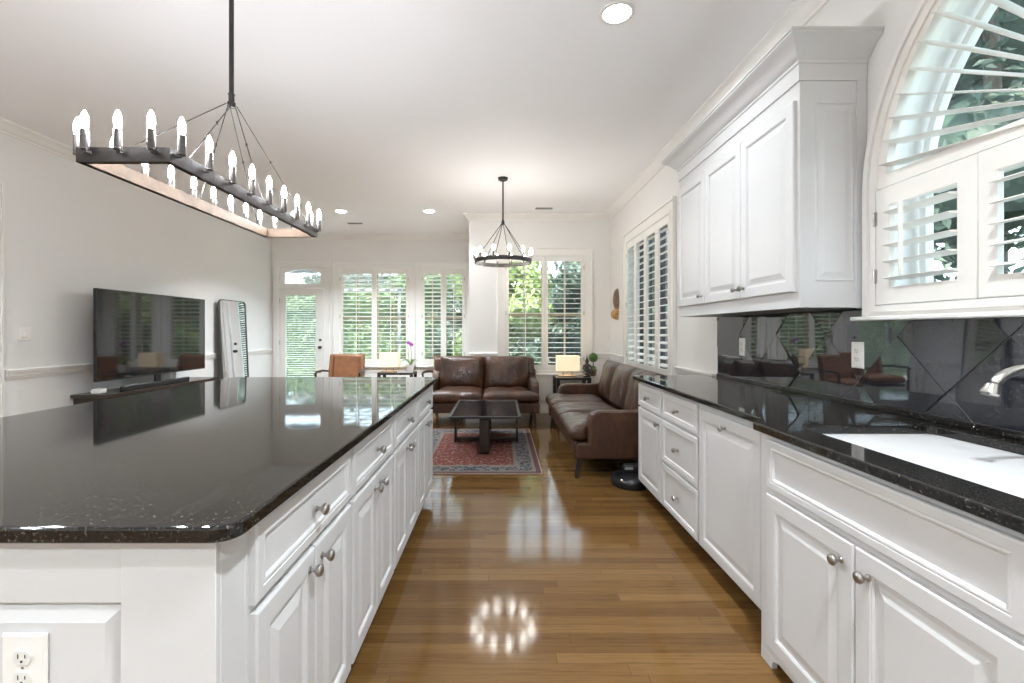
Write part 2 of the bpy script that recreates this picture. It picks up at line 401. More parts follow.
# ------------------------------------------------------------------ windows
def casing(root, w, h, cw=.085, z=0, sill=True, arch=False):
    """local frame: x along the wall, -y into the room, opening x -w/2..w/2, z 0..h"""
    m = MB(); mp = lambda u, v, q: (u, q, v)
    m.poly([(-w / 2 - cw, -.02 if sill else 0), (w / 2 + cw, -.02 if sill else 0), (w / 2 + cw, h + cw), (-w / 2 - cw, h + cw)],
           [rect(-w / 2, .0 + 1e-4, w / 2, h)], mp, 0, -.022)
    m.poly([(-w / 2 - cw - .022, -.02), (-w / 2 - cw, -.02), (-w / 2 - cw, h + cw), (w / 2 + cw, h + cw), (w / 2 + cw, -.02), (w / 2 + cw + .022, -.02), (w / 2 + cw + .022, h + cw + .022), (-w / 2 - cw - .022, h + cw + .022)],
           [], mp, 0, -.036)
    m.build('casing', 'trim', root, bev=.004)
    if sill:
        s = MB().box((-w / 2 - cw - .05, -.06, -.045), (w / 2 + cw + .05, .05, -.018)); s.box((-w / 2 - cw - .02, -.018, -.13), (w / 2 + cw + .02, 0, -.045))
        s.build('window_sill', 'trim', root, bev=.006)
def sashes(root, w, h, n=2, meet=.49, depth=.12, smat='tanwood'):
    m = MB(); pw = w / n; g = MB()
    for i in range(n):
        a = -w / 2 + i * pw
        m.poly(rect(a, 0, a + pw, h), [rect(a + .045, .05, a + pw - .045, h - .045)], lambda u, v, q: (u, q, v), depth, depth + .05)
        m.box((a + .045, depth - .01, h * meet - .022), (a + pw - .045, depth + .04, h * meet + .022))
        m.box((a + pw / 2 - .009, depth + .01, .05), (a + pw / 2 + .009, depth + .035, h - .045))
        g.box((a + .045, depth + .02, .05), (a + pw - .045, depth + .024, h - .045))
    m.build('window_frame', smat, root, bev=.003)
    g.build('pane', 'glass', root)
def louver_panel(name, label, cat_group, parent_loc, rz, w, h, rails=(.10, .09), stile=.05, tilt=18, rod=0.0, y=0.0, hinge=None, pitch=.076, mid=None, x=0, z=0, lw=.089):
    """a hinged plantation shutter panel: frame, louvers, tilt rod, hinges"""
    root = thing(name, label, 'shutter', parent_loc, rz, cat_group)
    th = .028
    m = MB(); mp = lambda u, v, q: (u, q, v)
    lo, hi = rails
    m.poly(rect(-w / 2, 0, w / 2, h), [rect(-w / 2 + stile, lo, w / 2 - stile, h - hi)], mp, y, y + th)
    m.build('frame', 'shut', root, bev=.004)
    n = max(2, round((h - lo - hi) / pitch)); pt = (h - lo - hi) / n; L = MB(); a = math.radians(tilt)
    for i in range(n):
        zc = lo + pt * (i + .5); loops = []
        for xx in (-w / 2 + stile + .002, w / 2 - stile - .002):
            lp = []
            for k in range(12):
                t = 2 * PI * k / 12; p, q = lw / 2 * math.cos(t), .0055 * math.sin(t)
                lp.append((xx, y + th / 2 + p * math.cos(a) - q * math.sin(a), zc + p * math.sin(a) + q * math.cos(a)))
            loops.append(lp)
        L.rings(loops)
    L.build('louvers', 'shut', root, smooth=50)
    if rod is not None:
        fr = y + th / 2 - lw / 2 * math.cos(a) - .008; zf = -lw / 2 * math.sin(a)
        MB().box((rod - .006, fr - .010, lo + pt * .5 + zf), (rod + .006, fr + .003, h - hi - pt * .5 + zf + .02)).build('tilt_rod', 'shut', root, bev=.002)
    if hinge is not None:
        for zz in (h * .25, h * .75) if h < 1 else (.18, h / 2, h - .18):
            hx = hinge * (w / 2 + .003)
            MB().lathe([(.0045, -.032), (.0045, .032)], (hx, y - .004, zz), 8).box((hx - .012 if hinge > 0 else hx, y - .0025, zz - .03), (hx if hinge > 0 else hx + .012, y, zz + .03)).build('hinge', 'nickel', root)
    return root
def shutter_frame(root, w, h, t=.028, y0=-.03, y1=.05):
    MB().poly(rect(-w / 2, 0, w / 2, h), [rect(-w / 2 + t, t, w / 2 - t, h - t)], lambda u, v, q: (u, q, v), y0, y1).build('shutter_mount', 'shut', root, bev=.003)

def simple_window(name, loc, rz, w, h, panels, glabel, labels, tilt=18, nsash=2, meet=.49, rod_off=0, mull=0, deep=.12, smat='tanwood'):
    r = sroot(name, loc, rz)
    casing(r, w, h); sashes(r, w, h, nsash, meet, deep, smat); shutter_frame(r, w, h)
    R = Matrix.Rotation(rz, 4, 'Z'); iw = w - .056 - mull; pw = iw / panels
    for i in range(panels):
        xc = -iw / 2 + pw * (i + .5)
        if mull: xc += -mull / 2 if i < panels / 2 else mull / 2
        p = Vector(loc) + R @ Vector((xc, -.022, .03))
        louver_panel('window_shutter', labels[i], glabel, p, rz, pw - .004, h - .06, (.085, .085), stile=.047, tilt=tilt[i] if isinstance(tilt, (list, tuple)) else tilt,
                     rod=None if rod_off is None else rod_off, hinge=-1 if i == 0 else (1 if i == panels - 1 else None))
    if mull: MB().box((-mull / 2, -.03, .028), (mull / 2, .02, h - .028)).build('mullion', 'shut', r, bev=.003)
    return r
simple_window('window_3', ((W3[0] + W3[1]) / 2, YN, W3[2]), 0, W3[1] - W3[0], W3[3] - W3[2], 2, 'shutters of the window behind the sofas',
              ['white louvered shutter behind the two-seat sofa, left panel of that window', 'white louvered shutter behind the glowing corner lamp'], tilt=1)
simple_window('window_4', ((WA[0] + WA[1]) / 2, YF, WA[2]), 0, WA[1] - WA[0], WA[3] - WA[2], 2, 'shutters of the wide window by the glass door',
              ['white louvered shutter above the tan leather armchair', 'white louvered shutter above the small lamp and beside the orchid'], tilt=[-12, -10])
simple_window('window_5', ((WB[0] + WB[1]) / 2, YF, WB[2]), 0, WB[1] - WB[0], WB[3] - WB[2], 2, 'shutters of the narrow far window',
              ['narrow white louvered shutter just right of the orchid', 'narrow white louvered shutter next to the wall corner'], tilt=[-12, -10])
simple_window('window_2', (XR, (W2[0] + W2[1]) / 2, W2[2]), -PI / 2, W2[1] - W2[0], W2[3] - W2[2], 4, 'tall shutters beside the long sofa',
              ['tall white shutter panel closest to the carved wall ornament', 'tall white shutter panel, second from the carved wall ornament',
               'tall white shutter panel, third from the carved wall ornament', 'tall white shutter panel closest to the wall cabinet'], tilt=13, deep=.16, smat='brickout')

# arched window over the sink ---------------------------------------------------
w1 = sroot('window_1', (XR, AY, 0), -PI / 2)            # local x -> -Y, -y -> into the room
mp1 = lambda u, v, q: (u, q, v)
def archloop(r, z0, n=40): return [(r, z0)] + arc(0, AZ, r, 0, PI, n) + [(-r, z0)]
m = MB(); m.poly(archloop(AR + .055, 1.33), [archloop(AR - .002, 1.352)], mp1, 0, -.03)
m.poly(archloop(AR + .055, 1.33), [archloop(AR + .030, 1.3301)], mp1, -.03, -.042); m.build('casing', 'trim', w1, smooth=40)
m = MB(); m.poly(archloop(AR - .002, 1.352), [archloop(AR - .03, 1.38)], mp1, -.05, .05); m.build('shutter_mount', 'shut', w1, smooth=40)
MB().box((-AR - .075, -.085, 1.315), (AR + .075, .0, 1.335)).build('window_sill', 'trim', w1, bev=.006)
m = MB(); m.poly(archloop(AR - .03, 1.36), [archloop(AR - .060, 1.40)], mp1, .145, .18)
m.box((-AR + .08, .14, AZ - .03), (AR - .08, .185, AZ + .02)); m.box((-.03, .14, 1.42), (.03, .185, AZ))
m.build('window_frame', 'trim', w1, smooth=40)
m = MB(); m.poly(archloop(AR - .04, 1.37), [], mp1, .160, .164); m.build('pane', 'glass', w1)
# sunburst louvers: one shutter thing (frame, hub, louvers)
sb = thing('sunburst_shutter', 'arched sunburst shutter with white blades fanning over the sink window', 'shutter', (XR, AY, AZ), -PI / 2)
m = MB(); m.poly(arc(0, 0, .27, 0, PI, 24), [], mp1, -.045, .0); m.build('hub', 'shut', sb, smooth=40, bev=.003)
m = MB(); m.poly(arc(0, .0, AR - .03, 0, PI, 40), [arc(0, .03, AR - .075, .03, PI - .03, 40)], mp1, -.040, -.005); m.build('frame', 'shut', sb, smooth=40)
m = MB(); step = PI / 28
for i in range(1, 28):
    a = i * step; tw = math.radians(4) * math.sin(i * 1.3)
    d = Vector((math.cos(a), 0, math.sin(a))); nrm = Vector((-math.sin(a), 0, math.cos(a))); dep = Vector((0, 1, 0))
    loops = []
    for r, hw in ((.265, .024), (AR - .072, .058)):
        lp = []
        for k in range(12):
            t = 2 * PI * k / 12; p, q = hw * math.cos(t), .0045 * math.sin(t)
            off = dep * (p * math.cos(tw) - q * math.sin(tw)) + nrm * (p * math.sin(tw) + q * math.cos(tw))
            lp.append(tuple(d * r + off + Vector((0, -.022, 0))))
        loops.append(lp)
    m.rings(loops)
m.build('louvers', 'shut', sb, smooth=50)
pw = (2 * (AR - .032)) / 4
slab_l = ['small hinged shutter over the sink window, next to the wall cabinet, louvers open', 'small shutter over the sink window with darker gaps, right of the hinged one',
          'small shutter in the third place from the wall cabinet over the sink', 'small shutter farthest from the wall cabinet over the sink']
for i in range(4):
    xc = -(AR - .032) + pw * (i + .5)
    louver_panel('cafe_shutter', slab_l[i], 'low shutters of the sink window', (XR - .052, AY - xc, 1.383), -PI / 2, pw - .004, .505, (.075, .08), stile=.07 if i % 2 == 0 else .06,
                 tilt=[-3, 10, 10, -3][i], rod=[-.04, .01, 0, 0][i], hinge=-1 if i == 0 else None, pitch=.072)

# patio door ------------------------------------------------------------------
d1 = sroot('door_1', ((DR[0] + DR[1]) / 2, YF, 0), 0); dw = DR[1] - DR[0]
m = MB(); m.poly([(-dw / 2 - .085, 0), (-dw / 2, 0), (-dw / 2, 2.47), (dw / 2, 2.47), (dw / 2, 0), (dw / 2 + .085, 0), (dw / 2 + .085, 2.555), (-dw / 2 - .085, 2.555)], [], mp1, 0, -.024)
m.box((-dw / 2, -.012, 2.085), (dw / 2, .1, 2.15))
m.poly([(-dw / 2 - .105, 0), (-dw / 2 - .085, 0), (-dw / 2 - .085, 2.555), (dw / 2 + .085, 2.555), (dw / 2 + .085, 0), (dw / 2 + .105, 0), (dw / 2 + .105, 2.575), (-dw / 2 - .105, 2.575)], [], mp1, 0, -.036)
m.build('casing', 'trim', d1, bev=.004)
gx0, gx1 = -.305, .235
m = MB(); m.poly(rect(-dw / 2 + .01, .01, dw / 2 - .02, 2.08), [rect(-.315, .24, .25, 1.945)], mp1, .01, .055); m.build('door_leaf', 'trim', d1, bev=.004)
MB().box((-.315, .03, .24), (.25, .036, 1.945)).build('pane', 'glass', d1)
m = MB()
z = .27
while z < 1.92:
    m.add([(-.305, .040, z), (.24, .040, z), (.24, .056, z + .012), (-.305, .056, z + .012), (-.305, .040, z + .003), (.24, .040, z + .003), (.24, .056, z + .015), (-.305, .056, z + .015)], [(0, 3, 2, 1), (4, 5, 6, 7), (0, 1, 5, 4), (1, 2, 6, 5), (2, 3, 7, 6), (3, 0, 4, 7)]); z += .042
m.build('blind_slats', 'shut', d1)
m = MB(); top = [(-.34, 2.17)] + [(.34, 2.17)] + [(.34 - .68 * i / 16, 2.37 + .065 * math.sin(PI * i / 16)) for i in range(17)]
m.poly(rect(-dw / 2, 2.15, dw / 2, 2.47), [top], mp1, .02, .07); m.build('transom_frame', 'trim', d1, smooth=30)
MB().box((-.36, .04, 2.16), (.36, .045, 2.45)).build('transom_pane', 'glass', d1)
m = MB().lathe([(.028, 0), (.028, -.01), (.012, -.014), (.012, -.04), (.026, -.05), (.028, -.065), (.018, -.078)], (.345, .01, .96), 14, 'y')
m.lathe([(.026, 0), (.026, -.012), (.014, -.02)], (.345, .01, 1.10), 14, 'y'); m.build('door_handle', 'iron', d1, smooth=40)
for zz in (.25, 1.05, 1.85): MB().lathe([(.008, -.045), (.008, .045)], (-dw / 2 + .004, -.004, zz), 8).build('hinge', 'nickel', d1)
# cased door on the left wall, only its casing edge is in the picture
d2 = sroot('door_2', (XL, (D2[0] + D2[1]) / 2, 0), PI / 2); w = D2[1] - D2[0]; h = D2[2]
m = MB(); m.poly([(-w / 2 - .1, 0), (-w / 2, 0), (-w / 2, h), (w / 2, h), (w / 2, 0), (w / 2 + .1, 0), (w / 2 + .1, h + .1), (-w / 2 - .1, h + .1)], [], mp1, 0, -.022)
m.poly([(w / 2 + .08, 0), (w / 2 + .1, 0), (w / 2 + .1, h + .1), (-w / 2 - .1, h + .1), (-w / 2 - .1, 0), (-w / 2 - .08, 0), (-w / 2 - .08, h + .08), (w / 2 + .08, h + .08)], [], mp1, -.02, -.036)
m.build('casing', 'trim', d2, bev=.004)
PROF_DOOR = [(0, .004), (.003, .001), (.006, 0), (.052, 0), (.055, .002), (.058, .002), (.062, .009), (.072, .009), (.098, .002), (.100, .0015)]
PROF_DRAW = [(0, .004), (.003, .001), (.006, 0), (.026, 0), (.028, .0025), (.033, .0005), (.038, .0015), (.043, .008), (.046, .008)]
m = MB().box((-w / 2, .04, 0), (w / 2, .08, h))
for z0, z1 in ((.2, 1.0), (1.12, 2.3)):
    for x0, x1 in ((-w / 2 + .1, -.04), (.04, w / 2 - .1)): m.panel(x0, x1, z0, z1, PROF_DOOR, y=.036, th=.006)
m.build('door_leaf', 'trim', d2)

# light switch, chair side wall
sw = thing('light_switch', 'white double rocker light switch on the left wall above the chair rail', 'light switch', (XL, 4.165, 1.245), PI / 2)
MB().box((-.060, -.010, -.062), (.060, 0, .062)).build('wall_plate', 'plate', sw, bev=.003)
for x in (-.023, .023): MB().box((x - .016, -.016, -.033), (x + .016, -.010, .033)).build('rocker', 'plate', sw, bev=.002)

# ------------------------------------------------------------------ cabinets
def knob_mb(x, z, y):
    return MB().lathe([(.0095, 0), (.0095, -.003), (.0055, -.006), (.0055, -.014), (.011, -.018), (.0155, -.023), (.0165, -.028), (.0145, -.033), (.009, -.036), (.002, -.037)], (x, y, z), 18, 'y')
def cabinet(name, label, loc, rz, w, depth, z0, z1, fronts, group=None, toe=.08, body_mat='cab', foot=False, cat='cabinet', toe_h=None):
    r = thing(name, label, cat, loc, rz, group)
    m = MB().box((-w / 2, 0, z0), (w / 2, depth, z1))
    m.build('body', body_mat, r, bev=.002)
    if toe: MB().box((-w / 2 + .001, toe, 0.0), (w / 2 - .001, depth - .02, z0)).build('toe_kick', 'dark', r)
    if foot:
        for sgn in (-1, 1):
            L = [(sgn * (w / 2), 0), (sgn * (w / 2 - .07), 0), (sgn * (w / 2 - .075), .03), (sgn * (w / 2 - .11), z0), (sgn * w / 2, z0)]
            MB().poly(L, [], mp1, 0, .02).build('bracket_foot', 'cab', r)
    for kind, x0, x1, a, b, knobs in fronts:
        prof = PROF_DOOR if kind == 'door' else PROF_DRAW
        d = MB().panel(x0, x1, a, b, prof, y=-.019, th=.0188).build({'door': 'door', 'drawer': 'drawer', 'panel': 'false_front'}[kind], 'cab', r)
        for kx, kz in knobs: knob_mb(kx, kz, -.019).build('knob', 'nickel', d, smooth=40)
    return r
ZT, ZS = .914, .884
IX = -.53
idx_lab = ['white island cabinet nearest the front corner, one wide drawer over two doors', 'white island cabinet second from the front corner, drawer over two doors',
           'white island cabinet third from the front corner, drawer over two doors', 'white island cabinet at the living room end, drawer over two doors']
for i in range(4):
    w = .64; y0 = .956 + w * i
    fr = [('drawer', -w / 2 + .012, w / 2 - .012, .692, .862, [(0, .777)]), ('door', -w / 2 + .012, -.003, .105, .674, [(-.042, .628)]), ('door', .003, w / 2 - .012, .105, .674, [(.042, .628)])]
    cabinet('island_cabinet', idx_lab[i], (IX, y0 + w / 2, 0), PI / 2, w, .60, .09, ZS, fr, 'island cabinets facing the aisle')
# island core with end panel
ic = thing('kitchen_island', 'white panelled island end below the granite, with an outlet on it', 'kitchen island', (IX - .7, .873, 0))
x1 = .70; x0 = -.72
MB().box((x0, .0, .0), (x1, .082, ZS)).box((x0, .082, .0), (x1 - .602, 2.643, ZS)).build('body', 'cab', ic, bev=.002)
m = MB(); m.poly(rect(x0, .0, x1 - .150, ZS), [rect(x0 + .16, .14, x1 - .178, .761)], mp1, 0, -.013)
m.box((x1 - .178, -.0148, 0), (x1, 0, ZS))
m.build('face_frame', 'cab', ic, bev=.0015)
m = MB().panel(x0 + .163, x1 - .180, .143, .752, [(0, .012), (.002, .011), (.026, 0.001), (.028, 0)], y=-.013, th=.013)
m.build('raised_panel', 'cab', ic)
def outlet(name, label, loc, rz, parent_group=None, wide=.0415, hh=.062):
    o = thing(name, label, 'outlet', loc, rz, parent_group)
    MB().panel(-wide, wide, -hh, hh, [(0, .004), (.004, 0), (.005, 0)], y=-.006, th=.006).build('wall_plate', 'plate', o)
    for zc in (.0195, -.0195):
        q = MB(); pts = [(.0165 * math.cos(a), zc + max(-.0125, min(.0125, .0165 * math.sin(a)))) for a in [2 * PI * k / 24 for k in range(24)]]
        q.poly(pts, [], mp1, -.006, -.0085); s = q.build('socket', 'plate_b', o)
        q = MB().box((-.0075, -.0088, zc - .001), (-.0055, -.0084, zc + .0075)).box((.0055, -.0088, zc), (.0075, -.0084, zc + .0065)).lathe([(.0024, -.0088), (.0024, -.0084)], (0, 0, zc - .0065), 10, 'y')
        q.build('slots', 'slot', s)
    MB().lathe([(.002, -.0075), (.002, -.006)], (0, 0, 0), 8, 'y').build('screw', 'nickel', o)
    return o
outlet('wall_outlet', 'white duplex outlet on the island end panel', (-.884, .858, .646), 0, 'duplex outlets')
# island worktop with rounded front corners and eased edge
def rounded_rect(x0, y0, x1, y1, r, n=8):
    P = []
    for cx, cy, a in ((x0 + r, y0 + r, PI), (x1 - r, y0 + r, 1.5 * PI), (x1 - r, y1 - r, 0), (x0 + r, y1 - r, .5 * PI)):
        for i in range(n + 1): t = a + PI / 2 * i / n; P.append((cx + r * math.cos(t), cy + r * math.sin(t)))
    return P
def offset_loop(P, d):
    """move a closed loop sideways by d (positive = to the left of travel)"""
    out = []; n = len(P)
    for i in range(n):
        p0, p1, p2 = Vector(P[i - 1]), Vector(P[i]), Vector(P[(i + 1) % n])
        a = (p1 - p0).normalized(); b = (p2 - p1).normalized(); n1 = Vector((-a.y, a.x)); n2 = Vector((-b.y, b.x))
        m = n1 + n2; m = m / max(m.dot(n1), .3); q = p1 + m * d; out.append((q.x, q.y))
    return out
def slab(name, outline, holes, z0, z1, mat, c=.006):
    def area(P): return sum(P[i][0] * P[(i + 1) % len(P)][1] - P[(i + 1) % len(P)][0] * P[i][1] for i in range(len(P))) / 2
    if area(outline) < 0: outline = outline[::-1]
    holes = [h if area(h) > 0 else h[::-1] for h in holes]
    m = MB(); tops = []; bots = []
    for k, P in enumerate([outline] + holes):
        sg = 1 if k == 0 else -1; L = []
        for d, z in ((.002, z0), (0, z0 + .002), (0, z1 - c), (c * .12, z1 - c * .55), (c * .5, z1 - c * .15), (c, z1)):
            L.append([(x, y, z) for x, y in offset_loop(P, sg * d)])
        m.rings(L, False, False); tops.append(L[-1]); bots.append(L[0])
    for loops, rev in ((tops, False), (bots, True)):
        flat = [p for l in loops for p in l]
        tri = tessellate_polygon([[Vector((p[0], p[1], 0)) for p in l] for l in loops])
        m.add(flat, [tuple(t) for t in tri])
    o = m.build(name, mat, None); me = o.data
    bm = bmesh.new(); bm.from_mesh(me); bmesh.ops.remove_doubles(bm, verts=bm.verts, dist=1e-5)
    bmesh.ops.dissolve_degenerate(bm, edges=bm.edges, dist=1e-5); bmesh.ops.recalc_face_normals(bm, faces=bm.faces); bm.to_mesh(me); bm.free()
    return o
io = slab('island_worktop', rounded_rect(-2.06, .833, -.484, 3.56, .045), [], ZS + .0005, ZT, 'granite')
tag(io, 'large polished black granite top of the kitchen island', 'worktop')

# right-hand run
BX = 1.105
def right(name, label, ya, yb, fronts, bx=BX, z0=.09, depth=None, **k):
    return cabinet(name, label, (bx, (ya + yb) / 2, 0), -PI / 2, yb - ya, (XR - .003 - bx), z0, ZS, fronts, 'base cabinets under the window wall', **k)
w = .527
right('base_cabinet', 'white base cabinet at the sofa end, one drawer over one door', 3.10, 3.627,
      [('drawer', -w / 2 + .012, w / 2 - .010, .692, .862, [(0, .777)]), ('door', -w / 2 + .012, w / 2 - .010, .105, .678, [(w / 2 - .045, .63)])])
w = .575
right('drawer_cabinet', 'white base cabinet with a stack of three drawers', 2.525, 3.10,
      [('drawer', -w / 2 + .010, w / 2 - .014, .692, .862, [(0, .777)]), ('drawer', -w / 2 + .010, w / 2 - .014, .402, .678, [(0, .54)]), ('drawer', -w / 2 + .010, w / 2 - .014, .105, .388, [(0, .247)])])
w = .605
right('dishwasher', 'white panelled dishwasher beside the sink cabinet, single knob at its top', 1.915, 2.52,
      [('door', -w / 2 + .006, w / 2 - .003, .105, .848, [(0, .800)])], cat='dishwasher')
SX = 1.022
w = 1.0
right('sink_cabinet', 'white sink cabinet standing forward, false drawer front over two doors', .80, 1.80,
      [('panel', -w / 2 + .065, w / 2 - .075, .682, .864, []), ('door', -w / 2 + .065, -.008, .085, .662, [(-.052, .598)]), ('door', -.002, w / 2 - .075, .085, .662, [(.047, .598)])],
      bx=SX, z0=.045, toe=.12, foot=True)
MB().box((BX, 1.80, .09), (XR - .003, 1.915, ZS)).build('filler_panel', 'cab', None)
tag(bpy.data.objects['filler_panel'], 'narrow white filler strip between dishwasher and sink cabinet', 'filler panel')
# right worktop with sink cut-out
edge = [(1.065, 3.69), (1.065, 1.885), (.990, 1.800), (.990, .35), (XR - .002, .35), (XR - .002, 3.69)]
wt = slab('sink_worktop', edge, [rounded_rect(1.12, .93, 1.62, 1.724, .03, 6)], ZS + .0005, ZT, 'granite')
tag(wt, 'polished black granite worktop with the sink cut into it', 'worktop')
right('base_cabinet', 'plain white base cabinet past the sink cabinet at the picture edge', .36, .795,
      [('door', -.205, .205, .105, .86, [(-.16, .80)])])
# sink
sk = thing('kitchen_sink', 'white undermount sink basin let into the black worktop', 'sink', (1.37, 1.327, .884))
def rr3(x, y, r, z): return [(p[0], p[1], z) for p in rounded_rect(-x, -y, x, y, r, 5)]
m = MB(); m.rings([rr3(.275, .42, .04, -.0005), rr3(.255, .402, .035, -.0005), rr3(.250, .397, .035, -.02), rr3(.243, .390, .045, -.17), rr3(.225, .372, .05, -.195), rr3(.18, .32, .05, -.20),
                   rr3(.18, .32, .05, -.215), rr3(.24, .385, .06, -.21), rr3(.258, .405, .05, -.17), rr3(.275, .42, .04, -.0005)], False, False)
m.add(rr3(.18, .32, .05, -.20), [tuple(range(24))])
m.build('basin', 'sink', sk, smooth=50)
MB().lathe([(.042, -.199), (.042, -.195), (.032, -.194), (.030, -.198)], (0, 0, 0), 20).build('drain', 'steel', sk, smooth=40)
MB(T(.2445, .10, -.065) @ Matrix.Rotation(PI / 2, 4, 'Y')).lathe([(.018, -.004), (.018, 0), (.013, .001)], (0, 0, 0), 16).build('overflow', 'steel', sk, smooth=40)
# faucet
fc = thing('faucet', 'brushed nickel gooseneck faucet arching over the sink', 'faucet', (1.64, 1.29, ZT))
P = [(0, 0, 0), (0, 0, .06), (0, 0, .12), (-.010, 0, .175), (-.04, 0, .220), (-.09, 0, .247), (-.145, 0, .253), (-.195, 0, .247), (-.235, 0, .230), (-.258, 0, .204)]
R_ = [.017, .016, .015, .0145, .014, .0135, .0135, .0135, .0138, .014]
MB().tube(P, R_, 16).build('spout', 'steel', fc, smooth=60, sub=1)
MB(T(-.262, 0, .192) @ Matrix.Rotation(math.radians(18), 4, 'Y')).lathe([(.013, .016), (.016, .012), (.0175, .004), (.021, -.004), (.0225, -.012), (.019, -.018), (.014, -.018)], (0, 0, 0), 20).build('spray_head', 'steel', fc, smooth=40)
MB().lathe([(.03, 0), (.03, .006), (.022, .012), (.019, .03)], (0, 0, .0), 20).build('base_ring', 'steel', fc, smooth=40)
MB().tube([(0, -.02, .075), (0, -.05, .08), (0, -.10, .11)], [.010, .008, .007], 10).build('lever', 'steel', fc, smooth=50)

# backsplash tiles set on the diagonal
bs = thing('backsplash', 'polished dark granite tiles set diagonally behind the sink run', 'backsplash', (XR, 0, 0))
MB().box((-.0112, .35, ZT + .0005), (-.0005, 3.59, 1.378)).build('grout_bed', 'grout', bs)
m = MB(); hd = .2155; rnd = random.Random(3)
def clip(poly, axis, lim, keep_less):
    out = []
    for i in range(len(poly)):
        a, b = poly[i], poly[(i + 1) % len(poly)]
        ia = (a[axis] <= lim) == keep_less or a[axis] == lim; ib = (b[axis] <= lim) == keep_less or b[axis] == lim
        if ia: out.append(a)
        if ia != ib:
            t = (lim - a[axis]) / (b[axis] - a[axis]); out.append((a[0] + t * (b[0] - a[0]), a[1] + t * (b[1] - a[1])))
    return out
for i in range(-8, 14):
    for j in range(-4, 4):
        cy = 1.53 + (i) * hd; cz = 1.25 + j * hd
        if (i + j) % 2 == 0: continue
        g = hd - .0018; P4 = [(cy + g, cz), (cy, cz + g), (cy - g, cz), (cy, cz - g)]
        for ax, lim, less in ((0, 3.588, True), (0, .352, False), (1, 1.376, True), (1, .942, False)):
            P4 = clip(P4, ax, lim, less)
            if len(P4) < 3: break
        if len(P4) < 3: continue
        ta, tb = max(-.016, min(.016, rnd.gauss(0, .009))), max(-.016, min(.016, rnd.gauss(0, .009)))
        bz = -.0122 - .2 * (abs(ta) + abs(tb)); xf = lambda y, z: bz - ta * (y - cy) - tb * (z - cz)
        m.rings([[(-.004, y, z) for y, z in P4], [(xf(y, z), y, z) for y, z in P4]], False, True)
m.build('tiles', 'tile', bs)
MB().box((-.022, .35, ZT + .0005), (-.001, 3.59, .941)).build('base_strip', 'granite', bs, bev=.003)
outlet('wall_outlet', 'white duplex outlet on the dark tiles next to the window sill', (XR - .013, 2.18, 1.156), -PI / 2, 'duplex outlets', wide=.037)
outlet('wall_outlet', 'white duplex outlet on the dark tiles at the far end of the backsplash', (XR - .013, 3.22, 1.158), -PI / 2, 'duplex outlets', wide=.037)

# wall cabinet
UX = 1.398
uc = thing('wall_cabinet', 'white three-door wall cabinet with a deep crown above the backsplash', 'cabinet', (UX, 2.866, 0), -PI / 2)
w = 1.44; dep = XR - .003 - UX
MB().box((-w / 2, 0, 1.379), (w / 2, dep, 2.50)).build('body', 'cab', uc, bev=.002)
cz = [(0, 2.436), (.008, 2.436), (.008, 2.512), (.014, 2.516), (.014, 2.528), (.026, 2.536), (.040, 2.552), (.058, 2.575), (.078, 2.592), (.094, 2.600), (.098, 2.604), (.098, 2.612), (.104, 2.614), (.104, 2.624), (0, 2.624)]
MB().extr(cz, [(-w / 2, dep), (-w / 2, 0), (w / 2, 0), (w / 2, dep)][::-1]).build('crown', 'cab', uc, smooth=30)
MB().box((-w / 2, 0, 2.50), (w / 2, dep, 2.62)).build('top_box', 'cab', uc)
dws = [(-.708, -.244, 1), (-.240, .224, 1), (.228, .700, -1)]
for x0, x1, sd in dws:
    d = MB().panel(x0, x1, 1.455, 2.355, PROF_DOOR, y=-.019, th=.0188).build('door', 'cab', uc)
    knob_mb(x1 - .035 if sd > 0 else x0 + .035, 1.51, -.019).build('knob', 'nickel', d, smooth=40)
# raised end panel on the side that faces the sink (local +x)
sp_ = MB(T(w / 2, 0, 0) @ Rz(PI / 2)); sp_.panel(.07, dep - .055, 1.50, 2.34, [(0, .0045), (.006, .001), (.010, .001), (.013, .005), (.018, .005), (.040, .001), (.044, 0)], y=-.0045, th=.005)
sp_.box((dep - .045, -.006, 1.378), (dep, 0, 2.436)); sp_.build('end_panel', 'cab', uc)

# ------------------------------------------------------------------ chandeliers
CX, CY = -1.271, 2.177
cl = thing('linear_chandelier', 'long rectangular iron chandelier with candle bulbs over the island', 'chandelier', (CX, CY, 1.84))
hw, hl, bh = .1585, .627, .05
def bandm(a, b, z0, z1, t): return MB().poly(rect(-a, -b, a, b), [rect(-a + t, -b + t, a - t, b - t)], lambda u, v, q: (u, v, q), z0, z1)
m = bandm(hw, hl, 0, bh, .004); m.build('band', 'bronze', cl)
MB().poly(rect(-hw + .018, -hl + .018, hw - .018, hl - .018), [rect(-hw + .021, -hl + .021, hw - .021, hl - .021)], lambda u, v, q: (u, v, q), 0, bh).build('inner_band', 'tanband', cl)
MB().poly(rect(-hw + .003, -hl + .003, hw - .003, hl - .003), [rect(-hw + .019, -hl + .019, hw - .019, hl - .019)], lambda u, v, q: (u, v, q), .012, bh - .004).build('channel', 'iron', cl)
MB().lathe([(.0105, .545), (.0105, ZC - 1.84 - .02)], (0, 0, 0), 14).build('rod', 'iron', cl, smooth=40)
MB().lathe([(.01, ZC - 1.84 - .05), (.06, ZC - 1.84 - .03), (.065, ZC - 1.84 - .001)], (0, 0, 0), 20).build('canopy', 'iron', cl, smooth=40)
m = MB().lathe([(.008, .485), (.017, .49), (.018, .51), (.013, .515), (.013, .545), (.016, .55)], (0, 0, 0), 14)
m.build('hub', 'iron', cl, smooth=40)
